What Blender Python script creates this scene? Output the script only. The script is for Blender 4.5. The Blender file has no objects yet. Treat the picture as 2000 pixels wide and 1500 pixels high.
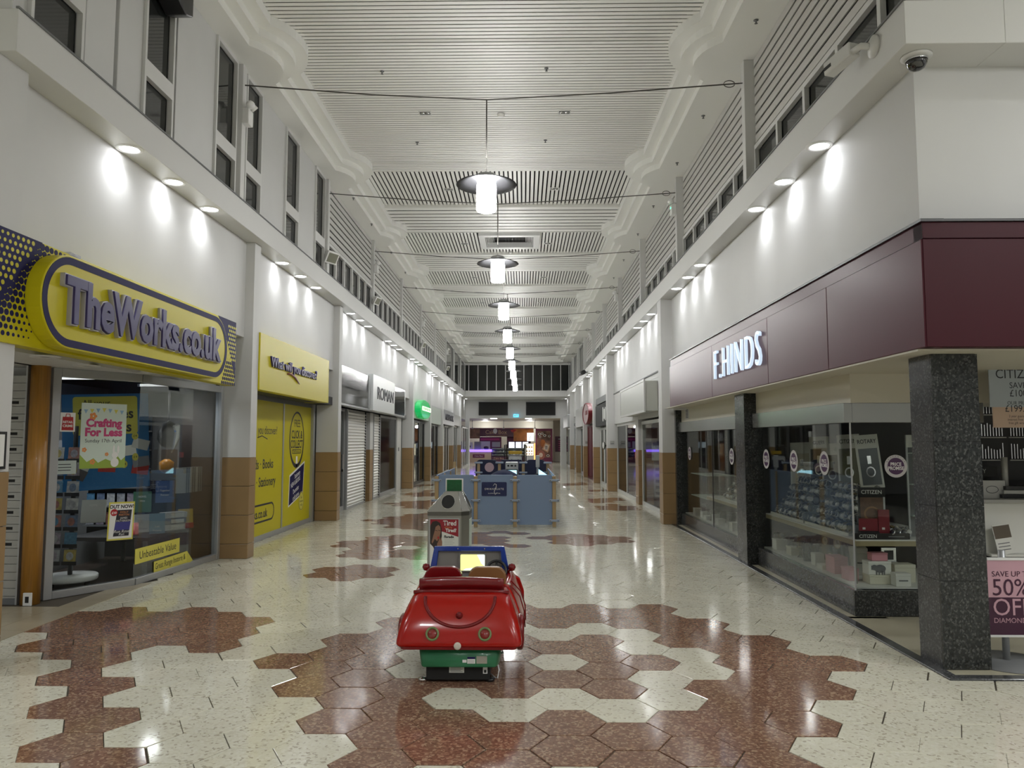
import bpy, bmesh, math, random
from mathutils import Matrix, Vector
random.seed(7)
PI = math.pi
SC = bpy.context.scene
COL = SC.collection

# ---------------------------------------------------------------- camera, world, exposure
cam_d = bpy.data.cameras.new('camera'); cam = bpy.data.objects.new('camera', cam_d); COL.objects.link(cam)
FPX, VX, VY = 1450.0, 1022.0, 862.0
d_y = Vector(((VX-1000)/FPX, -(VY-750)/FPX, 1.0)).normalized()
zc = Vector((0, d_y.z, -d_y.y)).normalized()
xc = d_y.cross(zc)
if xc.x < 0: xc = -xc
# rows give world directions of the camera's right / up / forward
right = Vector((xc.x, d_y.x, zc.x)); upv = Vector((xc.y, d_y.y, zc.y)); fwd = Vector((xc.z, d_y.z, zc.z))
R3 = Matrix((right, upv, -fwd)).transposed()
cam.matrix_world = Matrix.Translation((0, 0, 1.6)) @ R3.to_4x4()
cam_d.sensor_width = 36.0; cam_d.lens = 36.0*FPX/2000.0
cam_d.clip_start = 0.05; cam_d.clip_end = 300
SC.camera = cam
w = bpy.data.worlds.new('night'); SC.world = w; w.use_nodes = True
w.node_tree.nodes['Background'].inputs['Color'].default_value = (0.010, 0.013, 0.016, 1)
w.node_tree.nodes['Background'].inputs['Strength'].default_value = 1.0
SC.view_settings.view_transform = 'Standard'; SC.view_settings.look = 'None'
SC.view_settings.gamma = 1.0; SC.view_settings.use_curve_mapping = False
SC.view_settings.exposure = 1.0
SC.cycles.use_denoising = True
SC.cycles.max_bounces = 10; SC.cycles.diffuse_bounces = 5; SC.cycles.glossy_bounces = 4; SC.cycles.transmission_bounces = 6
SC.cycles.transparent_max_bounces = 12
SC.cycles.sample_clamp_indirect = 6.0
SC.cycles.caustics_reflective = False; SC.cycles.caustics_refractive = False
E_DOWN, E_PEND, E_CROSS_FILL = 15.0, 44.0, 260.0
E_UP_FILL = 17.0

# ---------------------------------------------------------------- materials
MATS = {}
def mat(name, col, rough=0.5, metal=0.0, spec=0.5, var=0.0, vscale=8.0, bump=0.0, coat=0.0, emit=None, es=0.0, aniso=None):
    if name in MATS: return MATS[name]
    m = bpy.data.materials.new(name); m.use_nodes = True; nt = m.node_tree; b = nt.nodes['Principled BSDF']
    b.inputs['Base Color'].default_value = (*col, 1); b.inputs['Roughness'].default_value = rough
    b.inputs['Metallic'].default_value = metal; b.inputs['Specular IOR Level'].default_value = spec
    b.inputs['Coat Weight'].default_value = coat; b.inputs['Coat Roughness'].default_value = 0.06
    if emit: b.inputs['Emission Color'].default_value = (*emit, 1); b.inputs['Emission Strength'].default_value = es
    if var or bump:
        g = nt.nodes.new('ShaderNodeNewGeometry'); n = nt.nodes.new('ShaderNodeTexNoise')
        n.inputs['Scale'].default_value = vscale; n.inputs['Detail'].default_value = 4
        if aniso:
            mp = nt.nodes.new('ShaderNodeMapping'); mp.inputs['Scale'].default_value = aniso
            nt.links.new(g.outputs['Position'], mp.inputs['Vector']); nt.links.new(mp.outputs['Vector'], n.inputs['Vector'])
        else: nt.links.new(g.outputs['Position'], n.inputs['Vector'])
        if var:
            r = nt.nodes.new('ShaderNodeMapRange'); r.inputs['From Min'].default_value = 0.25; r.inputs['From Max'].default_value = 0.75
            r.inputs['To Min'].default_value = 1-var; r.inputs['To Max'].default_value = 1+var
            nt.links.new(n.outputs['Fac'], r.inputs['Value'])
            mx = nt.nodes.new('ShaderNodeVectorMath'); mx.operation = 'SCALE'; mx.inputs[0].default_value = col
            nt.links.new(r.outputs['Result'], mx.inputs['Scale']); nt.links.new(mx.outputs['Vector'], b.inputs['Base Color'])
        if bump:
            bp = nt.nodes.new('ShaderNodeBump'); bp.inputs['Strength'].default_value = bump; bp.inputs['Distance'].default_value = 0.01
            nt.links.new(n.outputs['Fac'], bp.inputs['Height']); nt.links.new(bp.outputs['Normal'], b.inputs['Normal'])
    MATS[name] = m; return m

def speckle(name, base, chips, scale, rough, thr=0.55, stretch=(1, 1, 1)):
    """terrazzo / granite: voronoi chips of several colours in a base"""
    m = bpy.data.materials.new(name); m.use_nodes = True; nt = m.node_tree; b = nt.nodes['Principled BSDF']
    g = nt.nodes.new('ShaderNodeNewGeometry'); mp = nt.nodes.new('ShaderNodeMapping'); mp.inputs['Scale'].default_value = stretch
    nt.links.new(g.outputs['Position'], mp.inputs['Vector'])
    nz = nt.nodes.new('ShaderNodeTexNoise'); nz.inputs['Scale'].default_value = scale*0.6; nt.links.new(mp.outputs['Vector'], nz.inputs['Vector'])
    ad = nt.nodes.new('ShaderNodeVectorMath'); ad.operation = 'MULTIPLY_ADD'
    ad.inputs[1].default_value = (0.02, 0.02, 0.02)
    nt.links.new(nz.outputs['Color'], ad.inputs[0]); nt.links.new(mp.outputs['Vector'], ad.inputs[2])
    v = nt.nodes.new('ShaderNodeTexVoronoi'); v.inputs['Scale'].default_value = scale
    nt.links.new(ad.outputs['Vector'], v.inputs['Vector'])
    sp = nt.nodes.new('ShaderNodeSeparateColor'); nt.links.new(v.outputs['Color'], sp.inputs['Color'])
    cr = nt.nodes.new('ShaderNodeValToRGB'); cr.color_ramp.interpolation = 'CONSTANT'
    el = cr.color_ramp.elements
    el[0].position = 0; el[0].color = (*base, 1); el[1].position = thr; el[1].color = (*chips[0], 1)
    k = len(chips)
    for i, c in enumerate(chips[1:], 1):
        e = el.new(thr + (1-thr)*i/k); e.color = (*c, 1)
    nt.links.new(sp.outputs['Red'], cr.inputs['Fac'])
    n2 = nt.nodes.new('ShaderNodeTexNoise'); n2.inputs['Scale'].default_value = 1.3; n2.inputs['Detail'].default_value = 3
    nt.links.new(g.outputs['Position'], n2.inputs['Vector'])
    r = nt.nodes.new('ShaderNodeMapRange'); r.inputs['To Min'].default_value = 0.86; r.inputs['To Max'].default_value = 1.14
    nt.links.new(n2.outputs['Fac'], r.inputs['Value'])
    mx = nt.nodes.new('ShaderNodeVectorMath'); mx.operation = 'SCALE'
    nt.links.new(cr.outputs['Color'], mx.inputs[0]); nt.links.new(r.outputs['Result'], mx.inputs['Scale'])
    nt.links.new(mx.outputs['Vector'], b.inputs['Base Color'])
    rr = nt.nodes.new('ShaderNodeMapRange'); rr.inputs['To Min'].default_value = rough*0.75; rr.inputs['To Max'].default_value = rough*1.25
    nt.links.new(n2.outputs['Fac'], rr.inputs['Value']); nt.links.new(rr.outputs['Result'], b.inputs['Roughness'])
    MATS[name] = m; return m

def glassmat(name, tint=(0.80, 0.83, 0.82), refl=0.55, rough=0.015):
    m = bpy.data.materials.new(name); m.use_nodes = True; nt = m.node_tree
    for n in list(nt.nodes): nt.nodes.remove(n)
    o = nt.nodes.new('ShaderNodeOutputMaterial'); t = nt.nodes.new('ShaderNodeBsdfTransparent'); g = nt.nodes.new('ShaderNodeBsdfGlossy')
    t.inputs['Color'].default_value = (*tint, 1); g.inputs['Roughness'].default_value = rough
    f = nt.nodes.new('ShaderNodeFresnel'); f.inputs['IOR'].default_value = 1.5
    ml = nt.nodes.new('ShaderNodeMath'); ml.operation = 'MULTIPLY'; ml.inputs[1].default_value = refl; ml.use_clamp = True
    mx = nt.nodes.new('ShaderNodeMixShader')
    nt.links.new(f.outputs['Fac'], ml.inputs[0]); nt.links.new(ml.outputs[0], mx.inputs['Fac'])
    nt.links.new(t.outputs[0], mx.inputs[1]); nt.links.new(g.outputs[0], mx.inputs[2]); nt.links.new(mx.outputs[0], o.inputs['Surface'])
    MATS[name] = m; return m

WHITE = mat('wall_white', (0.60, 0.60, 0.595), 0.55, var=0.03, vscale=1.5)
CEILW = mat('ceiling_white', (0.80, 0.80, 0.765), 0.6)
TRIMW = mat('trim_white', (0.64, 0.64, 0.63), 0.4)
SLATW = mat('slat_cream', (0.80, 0.795, 0.76), 0.45)
LOUV = mat('louvre_grey', (0.56, 0.55, 0.53), 0.45)
DARKV = mat('void_dark', (0.016, 0.016, 0.016), 0.8)
BLACK = mat('black', (0.012, 0.012, 0.014), 0.35)
BLACKM = mat('matt_black', (0.008, 0.008, 0.008), 0.7)
BROWNT = mat('brown_tile', (0.32, 0.205, 0.095), 0.32, var=0.06, vscale=3)
SKIRT = mat('skirting_tile', (0.30, 0.19, 0.09), 0.3)
STEEL = mat('brushed_steel', (0.33, 0.325, 0.30), 0.42, 0.85, var=0.05, vscale=3, aniso=(60, 60, 1))
ALU = mat('aluminium', (0.45, 0.46, 0.47), 0.4, 0.6)
CHROME = mat('chrome', (0.75, 0.76, 0.78), 0.12, 1.0)
GLASS = glassmat('window_glass', (0.90, 0.92, 0.91), 0.42)
NIGHTG = glassmat('night_glass', (0.45, 0.47, 0.46), 0.8)
YEL = mat('sign_yellow', (0.56, 0.49, 0.012), 0.36, spec=0.2)
NAVY = mat('sign_navy', (0.016, 0.015, 0.075), 0.5, spec=0.1)
PURP = mat('letter_purple', (0.055, 0.046, 0.145), 0.3, spec=0.25, coat=0.15)
GREYLT = mat('letter_edge', (0.42, 0.41, 0.44), 0.25, coat=0.4)
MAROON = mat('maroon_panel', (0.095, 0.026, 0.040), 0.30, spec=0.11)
MAROON_SHADE = mat('maroon_shaded', (0.048, 0.005, 0.011), 0.45, spec=0.2)  # fascia maroon with the dim front's shade put into the colour
CREAM = mat('cream_paint', (0.56, 0.53, 0.44), 0.5)
WHITEP = mat('white_print', (0.80, 0.80, 0.79), 0.45)
PAPER = mat('paper', (0.72, 0.74, 0.70), 0.5)
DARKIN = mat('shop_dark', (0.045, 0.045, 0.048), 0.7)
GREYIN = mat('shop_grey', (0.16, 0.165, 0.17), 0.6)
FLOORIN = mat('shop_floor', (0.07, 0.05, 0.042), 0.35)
COFLOOR = mat('shop_cream_floor', (0.46, 0.43, 0.32), 0.3, var=0.05, vscale=3)
TERC = speckle('terrazzo_cream', (0.70, 0.68, 0.56), [(0.74, 0.72, 0.62), (0.66, 0.63, 0.51), (0.72, 0.70, 0.59), (0.64, 0.61, 0.49), (0.71, 0.69, 0.57), (0.46, 0.42, 0.33)], 70, 0.085, 0.5)
TERB = speckle('terrazzo_brown', (0.215, 0.115, 0.078), [(0.255, 0.14, 0.095), (0.165, 0.085, 0.058), (0.33, 0.195, 0.125), (0.40, 0.27, 0.18)], 75, 0.095, 0.42)
GRANITE = speckle('dark_granite', (0.02, 0.022, 0.022), [(0.032, 0.035, 0.034), (0.012, 0.013, 0.013), (0.045, 0.048, 0.046), (0.075, 0.078, 0.075)], 95, 0.2, 0.5, (1, 1, 0.8))
GRANITEP = speckle('polished_granite', (0.05, 0.052, 0.055), [(0.07, 0.072, 0.075), (0.04, 0.042, 0.045), (0.11, 0.11, 0.115)], 90, 0.16, 0.5)
JOINT = mat('joint_dark', (0.10, 0.085, 0.065), 0.8)
CARRED = mat('car_red', (0.36, 0.006, 0.003), 0.2, spec=0.35, coat=0.35)
CARDRED = mat('car_dark_red', (0.16, 0.004, 0.006), 0.25, spec=0.4, coat=0.2)
CARGREEN = mat('car_green', (0.022, 0.17, 0.075), 0.3, coat=0.2)

# ---------------------------------------------------------------- mesh helpers
class MB:
    def __init__(s): s.v = []; s.f = []; s.sm = []
    def add(s, vs, fs, M=None, smooth=False):
        o = len(s.v)
        for p in vs:
            p = Vector(p); s.v.append(tuple(M @ p) if M else tuple(p))
        for f in fs: s.f.append([o+i for i in f]); s.sm.append(smooth)
        return s
    def box(s, x0, x1, y0, y1, z0, z1, M=None):
        vs = [(x, y, z) for z in (z0, z1) for y in (y0, y1) for x in (x0, x1)]
        return s.add(vs, [(0, 2, 3, 1), (4, 5, 7, 6), (0, 1, 5, 4), (2, 6, 7, 3), (0, 4, 6, 2), (1, 3, 7, 5)], M)
    def prism(s, poly, z0, z1, M=None, smooth=False):
        n = len(poly); a = sum(poly[i][0]*poly[(i+1) % n][1]-poly[(i+1) % n][0]*poly[i][1] for i in range(n))
        if a < 0: poly = poly[::-1]
        vs = [(x, y, z0) for x, y in poly]+[(x, y, z1) for x, y in poly]
        s.add(vs, [tuple(range(n-1, -1, -1)), tuple(range(n, 2*n))], M)
        o = len(s.v)-2*n
        for i in range(n):
            j = (i+1) % n; s.f.append([o+i, o+j, o+n+j, o+n+i]); s.sm.append(smooth)
        return s
    def lathe(s, prof, n=24, M=None, smooth=True, cap=True):
        vs = []; fs = []
        for r, z in prof:
            for k in range(n):
                a = 2*PI*k/n; vs.append((r*math.cos(a), r*math.sin(a), z))
        for i in range(len(prof)-1):
            for k in range(n):
                k2 = (k+1) % n; fs.append((i*n+k, i*n+k2, (i+1)*n+k2, (i+1)*n+k))
        s.add(vs, fs, M, smooth)
        if cap:
            o = len(s.v)-len(vs)
            if prof[0][0] > 1e-6: s.f.append([o+k for k in range(n-1, -1, -1)]); s.sm.append(False)
            if prof[-1][0] > 1e-6: s.f.append([o+(len(prof)-1)*n+k for k in range(n)]); s.sm.append(False)
        return s
    def tube(s, pts, r, n=8, closed=False):
        pts = [Vector(p) for p in pts]; N = len(pts); vs = []; fs = []
        for i, p in enumerate(pts):
            if closed: t = pts[(i+1) % N]-pts[i-1]
            else: t = pts[min(i+1, N-1)]-pts[max(i-1, 0)]
            t.normalize(); a = Vector((0, 0, 1)) if abs(t.z) < 0.9 else Vector((1, 0, 0))
            u = t.cross(a).normalized(); w_ = t.cross(u)
            rr = r[i] if isinstance(r, (list, tuple)) else r
            for k in range(n):
                an = 2*PI*k/n; vs.append(p+u*rr*math.cos(an)+w_*rr*math.sin(an))
        for i in range(N if closed else N-1):
            j = (i+1) % N
            for k in range(n):
                k2 = (k+1) % n; fs.append((i*n+k, i*n+k2, j*n+k2, j*n+k))
        s.add(vs, fs, None, True)
        if not closed:
            o = len(s.v)-len(vs); s.f.append([o+k for k in range(n-1, -1, -1)]); s.sm.append(False)
            s.f.append([o+(N-1)*n+k for k in range(n)]); s.sm.append(False)
        return s
    def loft(s, rings, closed=True, caps=True, smooth=True):
        n = len(rings[0]); vs = [p for r in rings for p in r]; fs = []
        for i in range(len(rings)-1):
            for k in range(n if closed else n-1):
                k2 = (k+1) % n; fs.append((i*n+k, i*n+k2, (i+1)*n+k2, (i+1)*n+k))
        s.add(vs, fs, None, smooth)
        if caps and closed:
            o = len(s.v)-len(vs); s.f.append([o+k for k in range(n-1, -1, -1)]); s.sm.append(False)
            s.f.append([o+(len(rings)-1)*n+k for k in range(n)]); s.sm.append(False)
        return s
    def mesh(s, name, m, bevel=0.0, seg=1):
        me = bpy.data.meshes.new(name); me.from_pydata(s.v, [], s.f); me.update()
        me.polygons.foreach_set('use_smooth', s.sm)
        bm = bmesh.new(); bm.from_mesh(me)
        if bevel:
            es = [e for e in bm.edges if len(e.link_faces) == 2 and e.calc_face_angle(0) > 0.6]
            bmesh.ops.bevel(bm, geom=es, offset=bevel, segments=seg, affect='EDGES', profile=0.5, clamp_overlap=True)
        bmesh.ops.recalc_face_normals(bm, faces=bm.faces); bm.to_mesh(me); bm.free()
        for mm in (m if isinstance(m, (list, tuple)) else [m]): me.materials.append(mm)
        return me
    def build(s, name, m, parent=None, bevel=0.0, seg=1):
        return link(name, s.mesh(name, m, bevel, seg), parent)
def link(name, me, parent=None, M=None):
    o = bpy.data.objects.new(name, me); COL.objects.link(o)
    if parent: o.parent = parent
    if M is not None: o.matrix_local = M
    return o
BC = {}
def box(name, m, parent, x0, x1, y0, y1, z0, z1, bevel=0.0):
    """one cheap box; alike boxes share their mesh"""
    x0, x1 = min(x0, x1), max(x0, x1); y0, y1 = min(y0, y1), max(y0, y1); z0, z1 = min(z0, z1), max(z0, z1)
    key = (round(x1-x0, 4), round(y1-y0, 4), round(z1-z0, 4), m.name, bevel)
    if key not in BC:
        hx, hy, hz = (x1-x0)/2, (y1-y0)/2, (z1-z0)/2
        BC[key] = MB().box(-hx, hx, -hy, hy, -hz, hz).mesh(name, m, bevel)
    return link(name, BC[key], parent, Matrix.Translation(((x0+x1)/2, (y0+y1)/2, (z0+z1)/2)))
def F(o, d=(1, 0)):
    """frame of a vertical surface: x to the viewer's right, y up, z out of it"""
    d = Vector((d[0], d[1], 0)).normalized()
    return Matrix(((d.x, 0, d.y, o[0]), (d.y, 0, -d.x, o[1]), (0, 1, 0, o[2]), (0, 0, 0, 1)))
LEFTW, RIGHTW, CAMW = (0, 1), (0, -1), (1, 0)
def thing(name, label, cat, M=None, group=None):
    o = bpy.data.objects.new(name, None); COL.objects.link(o); o.empty_display_size = 0.1
    if M is not None: o.matrix_world = M if isinstance(M, Matrix) else Matrix.Translation(M)
    return tag(o, label, cat, group)
def tag(o, label, cat, group=None):
    o['label'] = label; o['category'] = cat
    if group: o['group'] = group
    return o
def struct(o): o['kind'] = 'structure'; return o
def stuff(o): o['kind'] = 'stuff'; return o
def lab(o, label): o['label'] = label; return o
def copy_tree(o, M, label=None, parent=None):
    c = o.copy(); COL.objects.link(c)
    if parent: c.parent = parent
    else: c.matrix_world = M
    if label: c['label'] = label
    for ch in list(o.children): copy_tree(ch, None, None, c)
    return c
TC = {}
def text_mesh(body, size, m, depth=0.0, bold=0.0, sx=1.0, shear=0.0, align='CENTER', res=3, space=1.0, bev=0.0):
    key = (body, size, m.name, depth, bold, sx, shear, align, space, bev)
    if key in TC: return TC[key]
    c = bpy.data.curves.new('t', 'FONT'); c.body = body; c.size = size; c.extrude = depth/2; c.offset = bold; c.shear = shear
    c.align_x = align; c.align_y = 'CENTER'; c.resolution_u = res; c.space_character = space; c.bevel_depth = bev
    o = bpy.data.objects.new('t', c); COL.objects.link(o)
    me = bpy.data.meshes.new_from_object(o.evaluated_get(bpy.context.evaluated_depsgraph_get()))
    bpy.data.objects.remove(o); bpy.data.curves.remove(c)
    me.transform(Matrix.Scale(sx, 4, (1, 0, 0)) @ Matrix.Translation((0, 0, depth/2)))
    me.materials.clear(); me.materials.append(m); TC[key] = me
    return me
def text(parent, body, size, m, x, y, z=0.003, name='lettering', rot=0.0, **k):
    return link(name, text_mesh(body, size, m, **k), parent, Matrix.Translation((x, y, z)) @ Matrix.Rotation(rot, 4, 'Z'))
def ellipse(cx, cy, rx, ry, n=28, a0=0.0, a1=2*PI):
    return [(cx+rx*math.cos(a0+(a1-a0)*k/n), cy+ry*math.sin(a0+(a1-a0)*k/n)) for k in range(n)]
def rrect(x0, x1, y0, y1, r, n=6):
    p = []
    for cx, cy, a in ((x1-r, y1-r, 0), (x0+r, y1-r, PI/2), (x0+r, y0+r, PI), (x1-r, y0+r, 1.5*PI)):
        for k in range(n+1):
            t = a+PI/2*k/n; p.append((cx+r*math.cos(t), cy+r*math.sin(t)))
    return p
def flat(name, m, parent, poly, z0=0.001, z1=0.003): return MB().prism(poly, z0, z1).build(name, m, parent)
def rect(x0, x1, y0, y1): return [(x0, y0), (x1, y0), (x1, y1), (x0, y1)]
def ring2(poly_o, poly_i, z0, z1):
    """flat ring between two outlines of equal count"""
    n = len(poly_o); mb = MB()
    vs = [(*p, z0) for p in poly_o]+[(*p, z0) for p in poly_i]+[(*p, z1) for p in poly_o]+[(*p, z1) for p in poly_i]
    fs = []
    for i in range(n):
        j = (i+1) % n
        fs += [(2*n+i, 2*n+j, 3*n+j, 3*n+i), (i, j, 2*n+j, 2*n+i), (n+i, 3*n+i, 3*n+j, n+j), (i, n+i, n+j, j)]
    return mb.add(vs, fs)

# ---------------------------------------------------------------- floor
floor = struct(MB().box(-12, 12, -9, 62, -0.2, -0.008).build('floor', JOINT))
S, RW = 0.2235, 0.387
def hexpos(i, j): return 0.252+1.5*S*i, 5.55+RW*(j+(0.5 if i % 2 else 0))
def hexmesh(name, m, k=0.982):
    p = [(S*k*math.cos(PI/3*a), S*k*math.sin(PI/3*a)) for a in range(6)]
    p2 = [(x*0.985, y*0.985) for x, y in p]
    mb = MB(); vs = [(*q, -0.009) for q in p]+[(*q, -0.0015) for q in p]+[(*q, 0) for q in p2]
    mb.add(vs, [(12, 13, 14, 15, 16, 17)]+[(a*6+i, a*6+(i+1) % 6, (a+1)*6+(i+1) % 6, (a+1)*6+i) for a in (0, 1) for i in range(6)])
    return mb.mesh(name, m)
HEXC, HEXB = hexmesh('tile', TERC), hexmesh('tile', TERB)
BROWN = set([(-14,54),(-13,2),(-13,3),(-13,52),(-13,53),(-13,54),(-13,55),(-12,1),(-12,2),(-12,3),(-12,4),(-12,54),(-12,55),(-12,56),(-12,57),(-11,0),(-11,1),(-11,2),(-11,3),(-11,35),(-11,43),(-11,44),(-11,45),(-11,55),(-11,56),(-11,57),(-10,-1),(-10,0),(-10,1),(-10,2),(-10,3),(-10,4),(-10,25),(-10,34),(-10,35),(-10,36),(-10,37),(-10,42),(-10,43),(-10,44),(-10,45),(-10,46),(-10,47),(-10,48),(-10,49),(-9,-3),(-9,-2),(-9,1),(-9,2),(-9,3),(-9,15),(-9,16),(-9,23),(-9,24),(-9,25),(-9,26),(-9,32),(-9,33),(-9,34),(-9,35),(-9,36),(-9,37),(-9,42),(-9,43),(-9,44),(-9,45),(-8,-4),(-8,-3),(-8,1),(-8,2),(-8,3),(-8,9),(-8,10),(-8,13),(-8,14),(-8,15),(-8,16),(-8,17),(-8,18),(-8,22),(-8,23),(-8,24),(-8,25),(-8,26),(-8,27),(-8,28),(-8,32),(-8,33),(-8,34),(-8,35),(-8,36),(-8,37),(-8,38),(-7,-5),(-7,8),(-7,9),(-7,10),(-7,12),(-7,13),(-7,14),(-7,15),(-7,16),(-7,17),(-7,18),(-7,21),(-7,22),(-7,23),(-7,24),(-7,25),(-7,26),(-7,27),(-7,28),(-7,31),(-6,0),(-6,9),(-6,10),(-6,13),(-6,14),(-6,16),(-6,17),(-6,18),(-6,21),(-6,22),(-6,23),(-6,24),(-6,25),(-6,26),(-6,27),(-6,28),(-6,29),(-5,-2),(-5,-1),(-5,0),(-5,1),(-5,12),(-5,13),(-5,14),(-5,15),(-5,16),(-5,17),(-5,18),(-5,20),(-4,-3),(-4,-2),(-4,-1),(-4,0),(-4,1),(-4,2),(-4,3),(-3,-5),(-3,-4),(-3,-3),(-3,-2),(-3,1),(-3,2),(-3,3),(-3,16),(-3,17),(-3,18),(-3,19),(-2,-4),(-2,-3),(-2,-1),(-2,0),(-2,1),(-2,2),(-2,3),(-2,4),(-2,16),(-2,17),(-2,18),(-2,20),(-1,-5),(-1,-4),(-1,-2),(-1,-1),(-1,0),(-1,1),(-1,3),(-1,4),(-1,15),(-1,19),(0,-4),(0,-3),(0,-1),(0,1),(0,3),(0,4),(0,18),(1,-5),(1,-4),(1,-2),(1,-1),(1,0),(1,1),(1,3),(1,4),(1,16),(1,17),(1,18),(2,-4),(2,-3),(2,0),(2,3),(2,4),(2,16),(2,17),(2,18),(2,19),(3,-5),(3,-4),(3,-3),(3,-2),(3,1),(3,2),(3,3),(3,4),(3,16),(3,17),(3,18),(4,-3),(4,-2),(4,-1),(4,0),(4,1),(4,2),(4,3),(4,17),(4,18),(4,56),(4,57),(4,58),(4,59),(5,-2),(5,-1),(5,0),(5,1),(5,31),(5,32),(5,33),(5,36),(5,37),(5,38),(5,39),(5,56),(5,57),(5,58),(5,59),(6,0),(6,31),(6,32),(6,33),(6,34),(6,35),(6,37),(6,38),(6,39),(6,40),(6,48),(6,49),(6,57),(6,58),(6,59),(6,60),(6,61),(7,31),(7,32),(7,33),(7,38),(7,39),(7,40),(7,48),(7,49)])

far = {0: MB(), 1: MB()}
cand = []
for i in range(-36, 36):
    for j in range(-38, 136):
        x, y = hexpos(i, j)
        if y < 5.3 or y > 56 or (-4.25 < x < 2.95):
            if -9 < x < 9 and -8.5 < y < 57.5 and not (y > 5.3 and (x < -4.3 or x > 3.0) and y < 49): cand.append((i, j, x, y))
def vis(x, y): return y > 3.2 and abs(x-0.03*y) < 0.75*y
near = sorted([c for c in cand if vis(c[2], c[3])], key=lambda c: c[3])
nb = set([c[:2] for c in near if c[:2] in BROWN][:300]); nc = set([c[:2] for c in near if c[:2] not in BROWN][:300-min(300, len(nb))+140])
for i, j, x, y in cand:
    br = (i, j) in BROWN
    M = Matrix.Translation((x, y, random.uniform(-0.0006, 0.0))) @ Matrix.Rotation(random.gauss(0, 0.0013), 4, 'X') @ Matrix.Rotation(random.gauss(0, 0.0013), 4, 'Y') @ Matrix.Scale(random.choice((1.0, 1.012, 1.015, 0.99)), 4)
    if (i, j) in nb or (i, j) in nc: link('tile', HEXB if br else HEXC, floor, M)
    else:
        me = HEXB if br else HEXC
        far[1 if br else 0].add([v.co for v in me.vertices], [tuple(p.vertices) for p in me.polygons], M)
stuff(far[0].build('cream_tiles', TERC, floor)); stuff(far[1].build('brown_tiles', TERB, floor))
# shop thresholds: jeweller's side on the right, square-tiled lobby on the left
struct(MB().box(2.955, 9, 5.18, 6.96, -0.05, 0.006).box(2.955, 3.3, 6.9, 14.5, -0.05, 0.006).build('floor_shop_right', COFLOOR))
strip = MB().prism([(2.86, 5.16), (2.86, 14.6), (2.95, 14.6), (2.95, 5.25), (9, 5.25), (9, 5.16)], -0.02, 0.012)
tr = struct(strip.build('trim_1', GRANITEP, None, 0.004))
lobby = struct(MB().prism([(-4.2, 5.45), (-4.2, 8.45), (-4.40, 8.45), (-4.93, 7.6), (-9, 7.5), (-9, 5.45)], -0.05, -0.004).build('floor_shop_left', JOINT))
LT = mat('lobby_tile', (0.40, 0.35, 0.25), 0.3, var=0.08, vscale=2)
for a in range(14):
    for b in range(10):
        x1 = -4.205-0.3*a; y0 = 5.47+0.3*b
        if y0+0.3 < 7.4 or x1 > -4.36+0.0: box('tile', LT, lobby, x1-0.295, x1, y0, y0+0.295, -0.02, 0.004)

# ---------------------------------------------------------------- walls, ledges, pillars
LX, RX = -3.90, 2.93                      # upper walls under the ledges
struct(MB().box(-4.15, LX, 5.42, 50.2, 3.05, 4.4).box(-12, -4.15, 5.42, 5.7, 3.1, 4.4).build('wall_left', WHITE))
struct(MB().box(RX, 3.2, 5.42, 50.2, 3.0, 4.4).box(3.2, 12, 5.42, 5.7, 3.0, 4.4).build('wall_right', WHITE))
def ledge(name, x0, x1, side):
    mb = MB().box(x0, x1, 5.08, 46.5, 4.4, 4.72)
    if side < 0: mb.box(-12, x0, 5.08, 5.6, 4.4, 4.72)
    else: mb.box(x1, 12, 5.08, 5.6, 4.4, 4.72)
    o = struct(mb.build(name, TRIMW, None, 0.004))
    c = MB()
    e = x1 if side < 0 else x0
    c.box(e-0.012, e+0.012, 5.07, 46.5, 4.715, 4.73); c.build('capping', GREYIN, o)
    return o
ledge('trim_2', -4.3, -3.64, -1); ledge('trim_3', 2.70, 3.4, 1)
def pillar(x0, x1, y0, y1, ztop, side, tiled=True):
    """white pillar on a dado of brown tiles with a skirting course"""
    p = struct(MB().box(x0, x1, y0, y1, 1.38 if tiled else 0, ztop).build('pillar', WHITE))
    if not tiled: return p
    box('core', JOINT, p, x0+0.012, x1-0.012, y0+0.012, y1-0.012, 0, 1.38)
    g = 0.003
    rows = [(0.0, 0.20, SKIRT), (0.20, 0.59, BROWNT), (0.59, 0.985, BROWNT), (0.985, 1.38, BROWNT)]
    for a, b, m in rows:
        if x0 < x1: box('tile', m, p, x0-0.004, x1+0.004, y0-0.004, y0+0.011, a+g, b-g, 0.003)
        if side < 0: box('tile', m, p, x1-0.011, x1+0.004, y0+0.014, y1+0.004, a+g, b-g, 0.003)
        else: box('tile', m, p, x0-0.004, x0+0.011, y0+0.014, y1+0.004, a+g, b-g, 0.003)
    return p
for yb in (5.42, 10.47, 15.34, 25.6, 30.45, 35.1, 40.2, 45.3): pillar(-4.22, -3.775, yb-0.24-(0.1 if yb < 6 else 0), yb, 4.4, -1)
pillar(-4.5, -4.12, 19.95, 20.36, 3.1, -1)
for yb in (14.9, 24.35, 29.1, 33.85, 38.6, 43.4): pillar(2.71, 3.12, yb-0.36, yb, 4.4, 1)
pillar(2.93, 3.3, 19.0, 19.5, 3.1, 1)
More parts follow.
